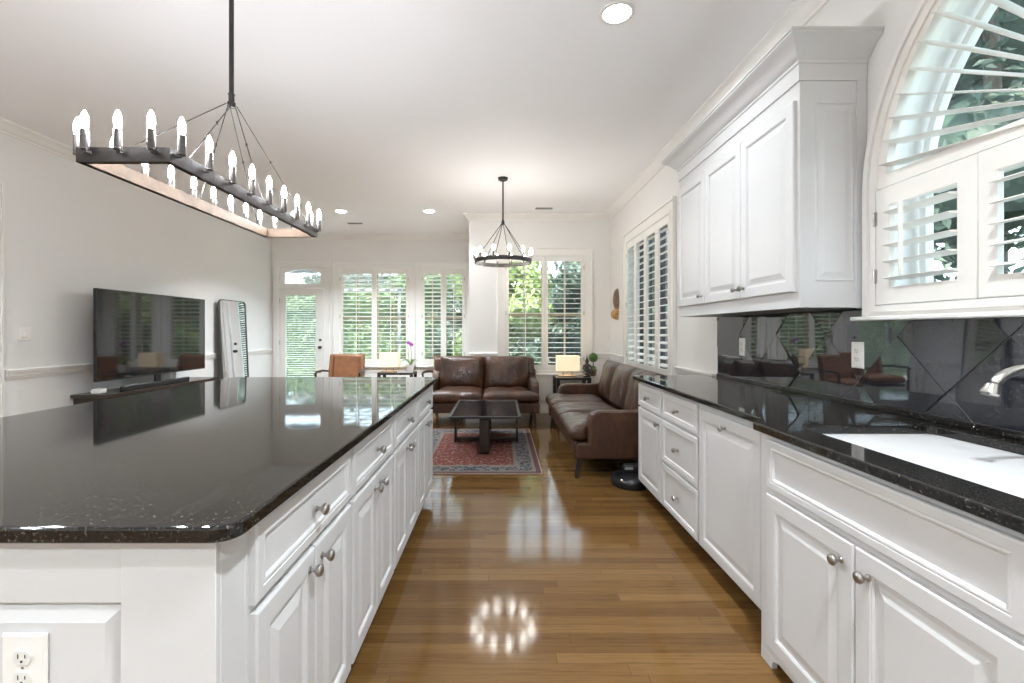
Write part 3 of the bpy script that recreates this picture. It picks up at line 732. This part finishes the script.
for sx in (-1, 1):
    for yy in (-.52, 0, .52):
        a = Vector((sx * .016, yy * .03, .50)); b = Vector((sx * (hw - .01), yy, bh)); mid = a.lerp(b, .42)
        MB().tube([a, mid, b], .0022, 6).lathe([(.004, -.007), (.004, .007)], tuple(mid), 8).lathe([(.005, -.004), (.005, .006)], tuple(b), 8).build('cable', 'iron', cl)
pos = []
for i in range(9): pos += [(hw + .020, -.598 + .1535 * i * .974, 0), (-hw - .020, -.598 + .1535 * i * .974, PI)]
for x in (-.111, 0, .111): pos += [(x, -hl - .020, -PI / 2), (x, hl + .020, PI / 2)]
def candle(root, x, y, ang, z, s=1.0, r=.0125, bulb_r=.0115, bm='bulb'):
    mt = T(x, y, z) @ Rz(ang)
    sl = MB(mt).lathe([(r * .8, -.002), (r, .002), (r, .058 * s), (r * .85, .060 * s)], (0, 0, 0), 14).lathe([(r * 1.05, -.008), (r * 1.05, -.002)], (0, 0, 0), 12).box((-.024, -.006, -.016), (.0, .006, -.006)).build('candle_sleeve', 'sleeve', root, smooth=40)
    MB(mt).lathe([(.005, .060 * s), (.009, .064 * s), (bulb_r, .080 * s), (bulb_r * .95, .098 * s), (bulb_r * .6, .112 * s), (.002, .122 * s)], (0, 0, 0), 12).build('bulb', bm, sl, smooth=50)
for x, y, a in pos: candle(cl, x, y, a, bh - .008)
RX, RY, RZ = .035, 5.44, 2.07
cr = thing('ring_chandelier', 'round iron ring chandelier with candle bulbs hanging over the sitting area', 'chandelier', (RX, RY, RZ))
RR = .335
m = MB(); loops = []
m.poly([(RR * math.cos(a), RR * math.sin(a)) for a in [2 * PI * k / 48 for k in range(48)]], [[((RR - .02) * math.cos(a), (RR - .02) * math.sin(a)) for a in [2 * PI * k / 48 for k in range(48)]]], lambda u, v, q: (u, v, q), 0, .045)
m.build('ring', 'bronze', cr, smooth=40)
MB().lathe([(.0095, .50), (.0095, ZC - RZ - .02)], (0, 0, 0), 12).build('rod', 'iron', cr, smooth=40)
MB().lathe([(.012, ZC - RZ - .045), (.055, ZC - RZ - .025), (.06, ZC - RZ - .001)], (0, 0, 0), 20).build('canopy', 'iron', cr, smooth=40)
MB().lathe([(.010, .455), (.02, .465), (.02, .49), (.013, .50), (.012, .52)], (0, 0, 0), 14).build('hub', 'iron', cr, smooth=40)
for k in range(6):
    a = 2 * PI * k / 6 + .25
    MB().tube([(.016 * math.cos(a), .016 * math.sin(a), .47), ((RR - .01) * math.cos(a), (RR - .01) * math.sin(a), .04)], .0042, 6).build('stay', 'iron', cr)
for k in range(12):
    a = 2 * PI * k / 12 + .2
    candle(cr, (RR + .006) * math.cos(a), (RR + .006) * math.sin(a), a, .045, .95, .011, .0165, 'bulb_ring')

# ------------------------------------------------------------------ recessed lights, vents
def can(x, y, label, k=1.0):
    r = thing('recessed_light', label, 'ceiling light', (x, y, ZC), 0, 'recessed ceiling lights')
    MB().poly([(.10 * math.cos(a), .10 * math.sin(a)) for a in [2 * PI * k / 32 for k in range(32)]], [[(.078 * math.cos(a), .078 * math.sin(a)) for a in [2 * PI * k / 32 for k in range(32)]]], lambda u, v, q: (u, v, q), -.006, 0).build('trim_ring', 'trim', r, smooth=40)
    MB().lathe([(.078, -.003), (.078, -.0005)], (0, 0, 0), 32).build('lens', 'can', r)
    ld = bpy.data.lights.new('downlight', 'AREA'); ld.shape = 'DISK'; ld.size = .13; ld.energy = CAN_POWER * k; ld.color = (.86, .94, 1); ld.spread = math.radians(125)
    lo = bpy.data.objects.new('downlight', ld); COL.objects.link(lo); lo.location = (0, 0, -.012); lo.parent = r
    return r
can(.666, 2.618, 'large bright recessed light in the kitchen ceiling', .35)
can(-1.07, 6.94, 'recessed light near the ring chandelier, at the far end of the ceiling', .7)
can(-2.40, 6.94, 'recessed light between the far ceiling vent and the island chandelier', 2.4)
for x, y in ((.666, .5), (.666, -1.4), (-1.2, -.15), (-1.27, -1.6), (-3.1, -.15), (-3.1, 2.2), (-3.1, -1.6)):  # unseen downlights added for fill; the dimmed one follows the island panel's shadow
    can(x, y, 'unseen recessed light in the kitchen ceiling out of view', .3 if (x, y) == (-1.2, -.15) else 1.0)
def vent(x, y, label):
    r = thing('ceiling_vent', label, 'air vent', (x, y, ZC), 0, 'ceiling air vents')
    MB().poly(rect(-.15, -.075, .15, .075), [rect(-.125, -.05, .125, .05)], lambda u, v, q: (u, v, q), -.006, 0).build('frame', 'ceiling', r, bev=.002)
    m = MB()
    for i in range(8): yy = -.045 + i * .0125; m.add([(-.125, yy, -.002), (.125, yy, -.002), (.125, yy + .008, -.008), (-.125, yy + .008, -.008)], [(0, 1, 2, 3)])
    m.build('slats', 'greylabel', r)
vent(.648, 6.77, 'slatted ceiling vent right of the ring chandelier')
vent(-2.43, 7.71, 'slatted ceiling vent near the patio door')

# ------------------------------------------------------------------ living area furniture
def cushion(mb_mat, w, d, h, p=4, edge=.55, cuts=10, seed=0, wr=.006, ext=(0, 0)):
    """puffed cushion centred at the origin, thickness along z, returns MB verts"""
    bm = bmesh.new(); bmesh.ops.create_cube(bm, size=2.0)
    bmesh.ops.subdivide_edges(bm, edges=bm.edges[:], cuts=cuts, use_grid_fill=True)
    mb = MB(mb_mat)
    vs = []
    for v in bm.verts:
        x, y, z = v.co
        fx = 1 - abs(x) ** p; fy = 1 - abs(y) ** p
        t = edge + (1 - edge) * (fx * fy) ** .6
        sh = 1 - .055 * (abs(z) ** 3)
        X, Y, Z = x * w / 2 * sh, y * d / 2 * sh, z * h / 2 * t
        fr = min(1, max(0, (-Y - d / 2 + .19) / .03)); X += (ext[1] if x > 0 else -ext[0]) * fr * min(1, abs(x) * 1.6)
        n = noise.noise(Vector((X * 5 + seed, Y * 5, Z * 4 + seed * 2)))
        n2 = noise.noise(Vector((X * 14 + seed, Y * 6, seed)))
        Z += (n * wr * 1.2 + n2 * wr * .6) * (1 if z > 0 else .3) * (1 if abs(z) > .5 else 0)
        vs.append((X, Y, Z)); v.index = len(vs) - 1
    fs = [tuple(vv.index for vv in f.verts) for f in bm.faces]
    bm.free(); return mb.add(vs, fs)
def sofa(name, label, loc, rz, w, d, n, arm_h=.585, back_h=.87, seat_h=.46, aw=.11):
    """local: front faces -y, origin centre on the floor; front plane y=-d/2"""
    r = thing(name, label, 'sofa', loc, rz, 'brown leather sofas')
    y0, y1 = -d / 2, d / 2
    MB().box((-w / 2 + .02, y0 + .05, .17), (w / 2 - .02, y1 - .05, .31)).build('base', 'leather', r, bev=.02, seg=3)
    for s in (-1, 1):
        xa, xb = s * (w / 2 - aw), s * (w / 2)
        prof = [(y0 + .03, .17), (y1 - .05, .17), (y1 - .02, arm_h + .10), (y1 - .10, arm_h + .12), (y1 - .22, arm_h + .015), (y1 - .40, arm_h), (y0 + .24, arm_h), (y0 + .175, arm_h - .025), (y0 + .15, arm_h - .08), (y0 + .145, .30), (y0 + .03, .30)]
        m = MB(); m.poly(prof, [], lambda u, v, q: (q, u, v), xa, xb); m.build('arm', 'leather', r, bev=.022, seg=3)
    # raked back shell
    prof = [(y1 - .24, .30), (y1 - .06, .20), (y1 + .02, back_h - .02), (y1 - .03, back_h + .01), (y1 - .09, back_h - .02)]
    m = MB(); m.poly(prof, [], lambda u, v, q: (q, u, v), -w / 2 + .02, w / 2 - .02); m.build('back_frame', 'leather', r, bev=.018, seg=3)
    iw = (w - 2 * aw - .01) / n
    for i in range(n):
        xc = -w / 2 + aw + .005 + iw * (i + .5)
        cushion(T(xc, y0 + .32, .385), iw - .008, .66, .17, 6, .62, 14, i * 3.1, .014, (aw if i == 0 else 0, aw if i == n - 1 else 0)).build('seat_cushion', 'leather', r, smooth=60, sub=1)
        cushion(T(xc, y1 - .19, .655) @ Matrix.Rotation(math.radians(78), 4, 'X'), iw - .004, .49, .24, 4, .38, 14, i * 5.7 + 9, .016).build('back_cushion', 'leather', r, smooth=60, sub=1)
    for s in (-1, 1):
        for yy, dy in ((y0 + .09, -.03), (y1 - .12, .03)):
            x = s * (w / 2 - .08); m = MB()
            m.rings([[(x - .016 + s * .02, yy - .016 + dy, 0), (x + .016 + s * .02, yy - .016 + dy, 0), (x + .016 + s * .02, yy + .016 + dy, 0), (x - .016 + s * .02, yy + .016 + dy, 0)],
                     [(x - .03, yy - .03, .175), (x + .03, yy - .03, .175), (x + .03, yy + .03, .175), (x - .03, yy + .03, .175)]])
            m.build('leg', 'darkwood', r, bev=.003)
    return r
sofa('leather_sofa', 'brown leather two-seat sofa in front of the window wall', (-.235, 6.53, 0), 0, 1.53, .90, 2)
sofa('leather_sofa', 'long brown leather three-seat sofa along the shuttered side wall', (1.08, 4.98, 0), -PI / 2, 2.12, .95, 3, back_h=.86)

# rug
RXC, RYC, RHX, RHY = -.275, 5.0, .655, .93
M['rug'] = rugmat(RHX, RHY)
rg = MB().poly(rounded_rect(-RHX, -RHY, RHX, RHY, .01, 2), [], lambda u, v, q: (u, v, q), 0, .009).build('area_rug', 'rug', None)
rg.location = (RXC, RYC, .0005); tag(rg, 'red and navy patterned oriental rug under the coffee table', 'rug')
# coffee table
ct = thing('coffee_table', 'low dark coffee table with glass inset top on the oriental rug', 'coffee table', (-.156, 5.26, .0098))
hx, hy, zt = .372, .58, .388
MB().poly(rect(-hx, -hy, hx, hy), [rect(-hx + .03, -hy + .03, hx - .03, hy - .03)], lambda u, v, q: (u, v, q), zt - .022, zt).build('top_frame', 'iron', ct, bev=.002)
MB().box((-hx + .029, -hy + .029, zt - .012), (hx - .029, hy - .029, zt - .001)).build('glass_top', 'screen', ct)
m = MB()
for y in (-hy + .02, hy - .05): m.box((-.055, y, 0), (.045, y + .03, zt - .024))
m.box((-.055, -hy + .02, 0), (.045, hy - .02, .02)); m.box((-.055, -hy + .02, zt - .04), (.045, hy - .02, zt - .024)); m.build('lengthwise_leg_loop', 'darkwood', ct, bev=.003)
m = MB()
for x in (-hx + .01, hx - .035): m.box((x, -.05, .002), (x + .025, .05, zt - .024))
m.box((-hx + .01, -.05, .021), (hx - .01, .05, .045)); m.build('crosswise_leg_loop', 'darkwood', ct, bev=.003)

# side tables, lamps
def side_table(label, loc, w, d, h):
    r = thing('side_table', label, 'side table', loc, 0, 'dark side tables')
    MB().poly(rect(-w / 2, -d / 2, w / 2, d / 2), [rect(-w / 2 + .05, -d / 2 + .05, w / 2 - .05, d / 2 - .05)], lambda u, v, q: (u, v, q), h - .035, h).build('top_frame', 'iron', r, bev=.003)
    MB().box((-w / 2 + .048, -d / 2 + .048, h - .012), (w / 2 - .048, d / 2 - .048, h - .002)).build('glass_top', 'screen', r)
    for sx in (-1, 1):
        for sy in (-1, 1): MB().box((sx * w / 2, sy * d / 2, 0), (sx * (w / 2 - .05), sy * (d / 2 - .05), h - .034)).build('leg', 'iron', r, bev=.002)
    MB().box((-w / 2 + .05, -d / 2 + .01, .12), (w / 2 - .05, -d / 2 + .04, .15)).box((-w / 2 + .05, d / 2 - .04, .12), (w / 2 - .05, d / 2 - .01, .15)).build('stretcher', 'iron', r)
    return r
side_table('dark side table in the corner between the two brown sofas', (1.06, 6.82, 0), .50, .46, .60)
side_table('dark side table between the tan leather armchair and the orchid', (-1.78, 8.0, 0), .60, .42, .56)
def lamp(label, loc, w, d, h, zs):
    r = thing('table_lamp', label, 'lamp', loc, 0, 'lit table lamps')
    MB().box((-w * .40, -d * .3, 0), (w * .40, d * .3, .018)).build('lamp_base', 'brass', r, bev=.003)
    m = MB()
    for x in (-w * .2, w * .2): m.box((x - .008, -.008, .018), (x + .008, .008, zs + .02))
    m.box((-w * .2, -.006, zs + .01), (w * .2, .006, zs + .02)); m.build('lamp_stem', 'brass', r, bev=.002)
    MB().poly(rect(-w / 2, -d / 2, w / 2, d / 2), [rect(-w / 2 + .004, -d / 2 + .004, w / 2 - .004, d / 2 - .004)], lambda u, v, q: (u, v, q), zs, zs + h).build('lamp_shade', 'shade', r)
    ld = bpy.data.lights.new('lamp_bulb', 'POINT'); ld.energy = 2; ld.color = (1, .8, .55); ld.shadow_soft_size = .04
    lo = bpy.data.objects.new('lamp_bulb', ld); COL.objects.link(lo); lo.location = (0, 0, zs + h * .5); lo.parent = r
lamp('glowing table lamp with rectangular shade in the sofa corner', (1.00, 6.80, .60), .33, .18, .22, .085)
lamp('glowing small table lamp with rectangular shade beside the orchid', (-1.92, 8.02, .56), .32, .18, .24, .085)
# statue
st = thing('seated_statue', 'dark bronze seated figurine between corner lamp and topiary', 'figurine', (1.275, 6.74, .60))
MB().lathe([(.055, 0), (.06, .012), (.05, .02), (.045, .035), (.05, .04)], (0, 0, 0), 16).build('plinth', 'statue', st, smooth=40)
m = MB(); m.lathe([(.03, .04), (.072, .05), (.066, .075), (.045, .09), (.038, .13), (.046, .17), (.03, .19), (.014, .20)], (0, 0, 0), 18)
m.tube([(-.045, 0, .17), (-.062, -.02, .12), (-.02, -.05, .09)], .013, 8).tube([(.045, 0, .17), (.062, -.02, .12), (.02, -.05, .09)], .013, 8)
m.lathe([(.012, .195), (.024, .205), (.029, .225), (.026, .245), (.016, .258), (.013, .268), (.008, .285), (.004, .31), (.001, .345)], (0, 0, 0), 16)
m.build('figure', 'statue', st, smooth=60)
def leaf_quads(mb, n, fn, size, rnd, asp=.55):
    for _ in range(n):
        c, nr = fn(); nr = (nr + Vector((rnd.gauss(0, .5), rnd.gauss(0, .5), rnd.gauss(0, .5)))).normalized()
        t = nr.orthogonal().normalized(); t.rotate(Matrix.Rotation(rnd.uniform(0, 2 * PI), 3, nr)); b = nr.cross(t)
        s = size * rnd.uniform(.6, 1.3); mid = nr * s * .18
        mb.add([c - t * s, c - b * s * asp + mid, c + t * s, c + b * s * asp + mid], [(0, 1, 2), (0, 2, 3)])
rnd = random.Random(11)
tp = thing('topiary', 'small ball topiary in a clay pot beside the dark figurine', 'potted plant', (1.39, 6.86, .60))
MB().lathe([(.035, 0), (.04, .004), (.052, .075), (.056, .08), (.056, .10), (.048, .10), (.046, .09)], (0, 0, 0), 18).build('pot', 'carved', tp, smooth=40)
MB().tube([(0, 0, .08), (0, 0, .26)], .006, 8).build('stem', 'bark', tp)
def ball(cz, r):
    def f():
        v = Vector((rnd.gauss(0, 1), rnd.gauss(0, 1), rnd.gauss(0, 1))).normalized(); return v * r * rnd.uniform(.85, 1.02) + Vector((0, 0, cz)), v
    return f
m = MB(); leaf_quads(m, 900, ball(.275, .066), .010, rnd); m.lathe([(.01, .215), (.045, .24), (.06, .275), (.045, .31), (.01, .335)], (0, 0, 0), 14); leaf_quads(m, 250, ball(.11, .04), .012, rnd); m.build('foliage', 'leaf_in', tp)
# orchid
oc = thing('orchid', 'purple orchid in a pale square pot on the far side table', 'potted plant', (-1.53, 7.90, .56))
MB().rings([[(x * s, y * s, z) for x, y in ((-1, -1), (1, -1), (1, 1), (-1, 1))] for s, z in ((.045, 0), (.06, .13), (.052, .13), (.048, .11))]).build('pot', 'white_pot', oc, bev=.003)
m = MB()
for k, (a, l) in enumerate(((2.6, .17), (3.6, .19), (3.1, .14), (.2, .11), (1.2, .12))):
    dx, dy = math.cos(a), math.sin(a); P = []
    L = []
    for i in range(7):
        t = i / 6; c = Vector((dx * l * t, dy * l * t * .6, .12 + .13 * math.sin(t * 2.4) * .8)); wv = .032 * math.sin(PI * min(1, t * .9 + .08)); sd = Vector((-dy, dx, 0))
        L.append([tuple(c - sd * wv), tuple(c + Vector((0, 0, -.006))), tuple(c + sd * wv), tuple(c + Vector((0, 0, .002)))])
    m.rings(L)
m.build('leaves', 'leaf_in', oc, smooth=60)
MB().tube([(0, 0, .11), (.01, 0, .28), (.0, -.01, .42), (-.02, -.02, .50), (-.06, -.02, .53)], .0035, 6).tube([(-.02, 0, .11), (-.045, 0, .3), (-.05, 0, .46)], .003, 6).build('flower_stem', 'stem', oc)
m = MB()
for c in ((-.005, -.03, .49), (-.04, -.035, .51), (.02, -.02, .475)):
    for k in range(5):
        a = 2 * PI * k / 5 + .3; d = Vector((math.cos(a), 0, math.sin(a))); q = Vector(c); sd = Vector((-d.z, 0, d.x))
        m.add([q, q + d * .02 + sd * .013 + Vector((0, -.006, 0)), q + d * .036, q + d * .02 - sd * .013 + Vector((0, -.006, 0))], [(0, 1, 2, 3)])
m.build('blossoms', 'petal', oc)

# armchairs with wooden arms
def armchair(label, loc, rz):
    r = thing('armchair', label, 'armchair', loc, rz, 'leather armchairs with wooden arms')
    w = .56
    cushion(T(0, -.02, .40), w, .58, .15, 6, .7, 8, 2).build('seat', 'tanleather', r, smooth=60, sub=1)
    m = MB(Matrix.Rotation(0, 4, 'X')); prof = [(.22, .34), (.30, .34), (.38, .84), (.35, .87), (.29, .84)]
    m.poly(prof, [], lambda u, v, q: (q, u, v), -w / 2 + .05, w / 2 - .05); m.build('backrest', 'tanleather', r, bev=.02, seg=3)
    for s in (-1, 1):
        m = MB(); prof = [(.18, .34), (.32, .34), (.40, .84), (.36, .87), (.27, .85), (.20, .60)]
        m.poly(prof, [], lambda u, v, q: (q, u, v), s * (w / 2 - .052), s * (w / 2 + .012)); m.build('wing', 'tanleather', r, bev=.018, seg=3)
        MB().tube([(s * .30, .28, .57), (s * .34, .05, .60), (s * .36, -.20, .595), (s * .355, -.28, .57)], [.016, .02, .022, .018], 8).tube([(s * .355, -.25, .58), (s * .33, -.27, .30), (s * .31, -.28, 0)], [.018, .02, .014], 8).build('armrest', 'darkwood', r, smooth=50)
        MB().tube([(s * .25, .27, .36), (s * .26, .34, 0)], [.022, .014], 8).build('leg', 'darkwood', r, smooth=50)
    MB().box((-w / 2, -.28, .29), (w / 2, .27, .33)).build('seat_rail', 'darkwood', r, bev=.006)
    return r
armchair('tan leather armchair with dark wooden arms under the wide far window', (-2.66, 7.75, 0), 0.05)
a2 = armchair('armchair with curved wooden arms mostly behind the two-seat sofa', (-.93, 8.0, 0), -.1)
a2.scale = (1, 1, .95)

# console, television, soundbar, router, mirror
cs = thing('media_console', 'long dark wood media console along the left wall below the television', 'console', (XL + .195, 5.50, -.032), PI / 2)
L_ = 1.8
MB().box((-L_ / 2, -.190, .628), (L_ / 2, .185, .662)).build('top', 'console', cs, bev=.003)
MB().box((-L_ / 2 + .03, -.165, .12), (L_ / 2 - .03, .18, .628)).build('body', 'console', cs, bev=.003)
for i in range(4):
    a = -L_ / 2 + .04 + i * (L_ - .08) / 4; d = MB().panel(a + .004, a + (L_ - .08) / 4 - .004, .14, .61, PROF_DOOR, y=-.183, th=.018).build('door', 'console', cs)
    knob_mb(a + .5 * (L_ - .08) / 4 + (.2 if i % 2 == 0 else -.2), .42, -.183).build('knob', 'nickel', d, smooth=40)
for sx in (-1, 1):
    for sy in (-.15, .16): MB().box((sx * (L_ / 2 - .05), sy, .032), (sx * (L_ / 2 - .10), sy + .04 * (1 if sy < 0 else -1), .12)).build('leg', 'console', cs)
tv = thing('television', 'large flat black television on the media console', 'television', (-4.00, 5.40, .631), PI / 2)
tw, thh, z0 = 1.68, .935, .131
MB().box((-tw / 2, 0, z0), (tw / 2, .035, z0 + thh)).box((-tw / 2 + .2, .035, z0 + .08), (tw / 2 - .2, .06, z0 + .55)).build('housing', 'tvframe', tv, bev=.004)
MB().box((-tw / 2 + .010, -.0015, z0 + .014), (tw / 2 - .010, .001, z0 + thh - .010)).build('screen', 'screen', tv)
MB().box((-.045, .01, .008), (.045, .03, z0 + .03)).box((-.35, -.01, 0), (.35, .16, .010)).build('stand', 'tvframe', tv, bev=.003)
sbar = thing('soundbar', 'long low black soundbar in front of the television', 'soundbar', (-3.97, 5.32, .631), PI / 2)
MB().box((-.52, -.035, .0005), (.52, .003, .062)).build('body', 'tvframe', sbar, bev=.012, seg=3)
MB().box((-.50, -.0365, .012), (.50, -.035, .052)).build('grille', 'black', sbar)
rt = MB(T(-4.10, 4.70, .631)).box((-.045, -.05, 0), (.045, .05, .05)).build('router', 'plate', None, bev=.012, seg=3)
tag(rt, 'small white box on the near end of the media console', 'router')
mr = thing('floor_mirror', 'tall rounded mirror with thin dark frame leaning on the left wall', 'mirror', (-4.155, 7.28, 0), PI / 2)
a = math.radians(-2.6); MM = Matrix.Rotation(a, 4, 'X')
hw_, H_ = .36, 1.755
lp = lambda o: [(p[0], p[1]) for p in rounded_rect(-hw_ + o, 0 + o, hw_ - o, H_ - o, .07 - o, 6)]
MB(MM).poly(lp(0), [lp(.012)], mp1, -.012, .016).build('frame', 'mirror_frame', mr, bev=.002)
MB(MM).poly(lp(.0115), [], mp1, .0, .008).build('glass', 'silver', mr)

# carved ornament on the right wall
wo_ = thing('wall_ornament', 'carved brown wooden wall ornament with gilded lower part beside the tall shutters', 'wall decoration', (XR, 6.68, 1.565), -PI / 2)
m = MB(); L = []
for zz, hw_, dp in ((0.0, .05, .02), (.06, .085, .035), (.12, .098, .045), (.18, .092, .045), (.24, .075, .04), (.29, .05, .03), (.32, .015, .012)):
    L.append([(hw_ * math.cos(t), -dp * 1.5 * math.sin(t) - .001, zz) for t in [PI * k / 10 for k in range(11)]])
m.rings(L, closed=True); m.build('shield', 'carved', wo_, smooth=50)
m = MB(); L = []
for zz, hw_, dp in ((-.135, .01, .01), (-.12, .035, .04), (-.09, .05, .06), (-.06, .055, .07), (-.03, .07, .06), (.0, .062, .055), (.03, .03, .03)):
    L.append([(hw_ * math.cos(t) + .01, -dp * 1.5 * math.sin(t) - .001, zz) for t in [PI * k / 10 for k in range(11)]])
m.rings(L, closed=True)
for sgn in (-1, 1): m.tube([(sgn * .045, -.07, -.02), (sgn * .085, -.06, -.06), (sgn * .065, -.07, -.10)], [.018, .014, .008], 8)
m.build('gilded_face', 'gold', wo_, smooth=50)

# robot vacuum by the cabinet end
rv = thing('robot_vacuum', 'low black rounded floor device on the floor behind the cabinet end', 'robot vacuum', (1.08, 3.80, 0))
MB().lathe([(.15, .0), (.158, .01), (.16, .05), (.15, .075), (.11, .09), (.02, .095)], (0, 0, 0), 36).build('body', 'black', rv, smooth=50)
MB().box((-.06, .0, .08), (.14, .085, .16)).build('dock', 'black', rv, bev=.03, seg=3)
MB().box((-.05, -.003, .125), (.02, .0005, .142)).build('label_strip', 'greylabel', rv)
MB().lathe([(.008, -.003), (.008, .0)], (-.10, -.105, .076), 10).build('indicator', 'led', rv)

# ------------------------------------------------------------------ outdoors
MB().box((-30, -14, -.30), (30, 40, -.18)).build('ground_lawn', 'grass'); struct(bpy.data.objects['ground_lawn'])
struct(MB().box((XR + .25, -9, -.18), (8.8, 13, -.05)).build('ground_bounce', 'concrete'))  # unseen ground slab added to set daylight bounced in through side windows
struct(MB().box((-8, YN + .4, -.18), (XR + .25, 12.2, -.06)).build('ground_patio', 'deck'))
pg = thing('pergola', 'open slatted pergola roof over the patio outside the glass door', 'pergola', (-4.8, 11.4, -.06))
m = MB(); PHX, PHY, PZ = 1.95, 2.2, 2.60
for i in range(-14, 15):
    c0 = i * .36; P4 = []
    for u, v in ((-6, -.055), (6, -.055), (6, .055), (-6, .055)):
        a_ = math.radians(48); P4.append((c0 + u * math.cos(a_) - v * math.sin(a_), u * math.sin(a_) + v * math.cos(a_)))
    for ax, lim, less in ((0, PHX, True), (0, -PHX, False), (1, PHY, True), (1, -PHY, False)):
        P4 = clip(P4, ax, lim, less)
        if len(P4) < 3: break
    if len(P4) >= 3: m.poly(P4, [], lambda u, v, q: (u, v, q), PZ, PZ + .006)
m.build('slats', 'pergola', pg)
for y in (-2.2, 2.1): MB().box((-PHX, y, PZ - .10), (PHX, y + .09, PZ - .001)).build('beam', 'pergola', pg)
for x in (-1.9, 1.8):
    MB().box((x, 2.105, 0), (x + .085, 2.185, PZ - .10)).build('post', 'pergola', pg)
def tree(name, label, loc, h, rx, rz_, mat, n, size, seed, cat='tree', low=.5, core=True):
    r = thing(name, label, cat, loc, 0, 'greenery outside the windows'); rd = random.Random(seed)
    MB().tube([(0, 0, 0), (.05, .03, h * .4), (-.03, 0, h * .75)], [.11, .08, .04], 8).build('trunk', 'bark', r, smooth=50)
    blobs = [(Vector((rd.uniform(-.6, .6) * rx, rd.uniform(-.5, .5) * rx, rd.uniform(low, h))), rd.uniform(.35, .55) * rx) for _ in range(14)]
    m = MB()
    def f():
        c, br = rd.choice(blobs); v = Vector((rd.gauss(0, 1), rd.gauss(0, 1), rd.gauss(0, 1))).normalized()
        return c + v * br * rd.uniform(.7, 1.05), v
    leaf_quads(m, n, f, size, rd)
    if core:
        for c, br in blobs: m.lathe([(br * .05, -br * .72), (br * .5, -br * .5), (br * .7, 0), (br * .5, br * .5), (br * .05, br * .72)], tuple(c), 8)
    m.build('foliage', mat, r)
def hedge(label, loc, lx, ly, h, mat, n, size, seed):
    r = thing('hedge', label, 'hedge', loc, 0, 'greenery outside the windows'); rd = random.Random(seed); m = MB()
    m.box((-lx / 2 + .15, -ly / 2 + .15, 0), (lx / 2 - .15, ly / 2 - .15, h - .15))
    def f():
        s = rd.random()
        if s < .8:
            ax = rd.choice((-1, 1))
            if lx > ly: return Vector((rd.uniform(-lx / 2, lx / 2), ax * (ly / 2) * rd.uniform(.75, 1.1), rd.uniform(0, h))), Vector((0, ax, .3))
            return Vector((ax * lx / 2 * rd.uniform(.75, 1.1), rd.uniform(-ly / 2, ly / 2), rd.uniform(0, h))), Vector((ax, 0, .3))
        return Vector((rd.uniform(-lx / 2, lx / 2), rd.uniform(-ly / 2, ly / 2), h * rd.uniform(.96, 1.05))), Vector((0, 0, 1))
    leaf_quads(m, n, f, size, rd); m.build('foliage', mat, r)
hedge('clipped green hedge beyond the patio outside the glass door', (-5.3, 14.4, -.18), 8.4, .8, 2.75, 'leaf_a', 9000, .075, 1)
hedge('darker hedge at the back of the garden', (-1.6, 16.5, -.18), 10.5, 1.0, 3.3, 'leaf_b', 9000, .11, 2)
tree('tree', 'yellow green tree outside the window behind the two-seat sofa', (.05, 11.0, -.18), 2.9, 1.2, 1, 'leaf_c', 7000, .085, 4, low=.3)
tree('tree', 'darker bushy tree outside the corner window behind the lamp', (2.3, 11.0, -.18), 2.8, 1.25, 1, 'leaf_b', 7000, .08, 5, low=.3)
tree('tree', 'mid green tree outside the wide far window', (-2.5, 14.6, -.18), 3.3, 1.4, 1, 'leaf_a', 7000, .08, 6, low=.3)
tree('tree', 'mid green tree outside the narrow far window', (-.9, 14.0, -.18), 3.2, 1.4, 1, 'leaf_b', 7000, .09, 7, low=.3)
hedge('low dark hedge along the side of the house', (9.5, 2.5, -.18), .9, 16, 2.2, 'leaf_b', 8000, .10, 8)
nh = thing('neighbour_house', 'dim mauve-grey house wall seen through the tall side shutters', 'house', (8.6, 17.0, -.18))
MB().box((-4.5, 0, 0), (4.5, 5, 4.2)).build('wall', 'brickout', nh)
MB().rings([[(-4.8, -.3, 4.2), (4.8, -.3, 4.2), (4.8, 5.3, 4.2), (-4.8, 5.3, 4.2)], [(-4.8, 2.4, 6.2), (4.8, 2.4, 6.2), (4.8, 2.6, 6.2), (-4.8, 2.6, 6.2)]]).build('roof', 'console', nh)
tree('tree', 'tall shady leafy tree seen through the arched sink window', (4.5, 4.2, -.05), 6.3, 2.2, 1, 'leaf_b', 11000, .07, 21, low=1.0)
tree('tree', 'bushy tree seen through the shutters over the sink', (4.4, .8, -.05), 5.6, 1.9, 1, 'leaf_b', 8500, .07, 22, low=1.2)
tree('tree', 'dark leafy tree outside the tall side shutters', (3.9, 10.6, -.05), 4.4, 1.5, 1, 'leaf_b', 7000, .08, 23, low=.6)
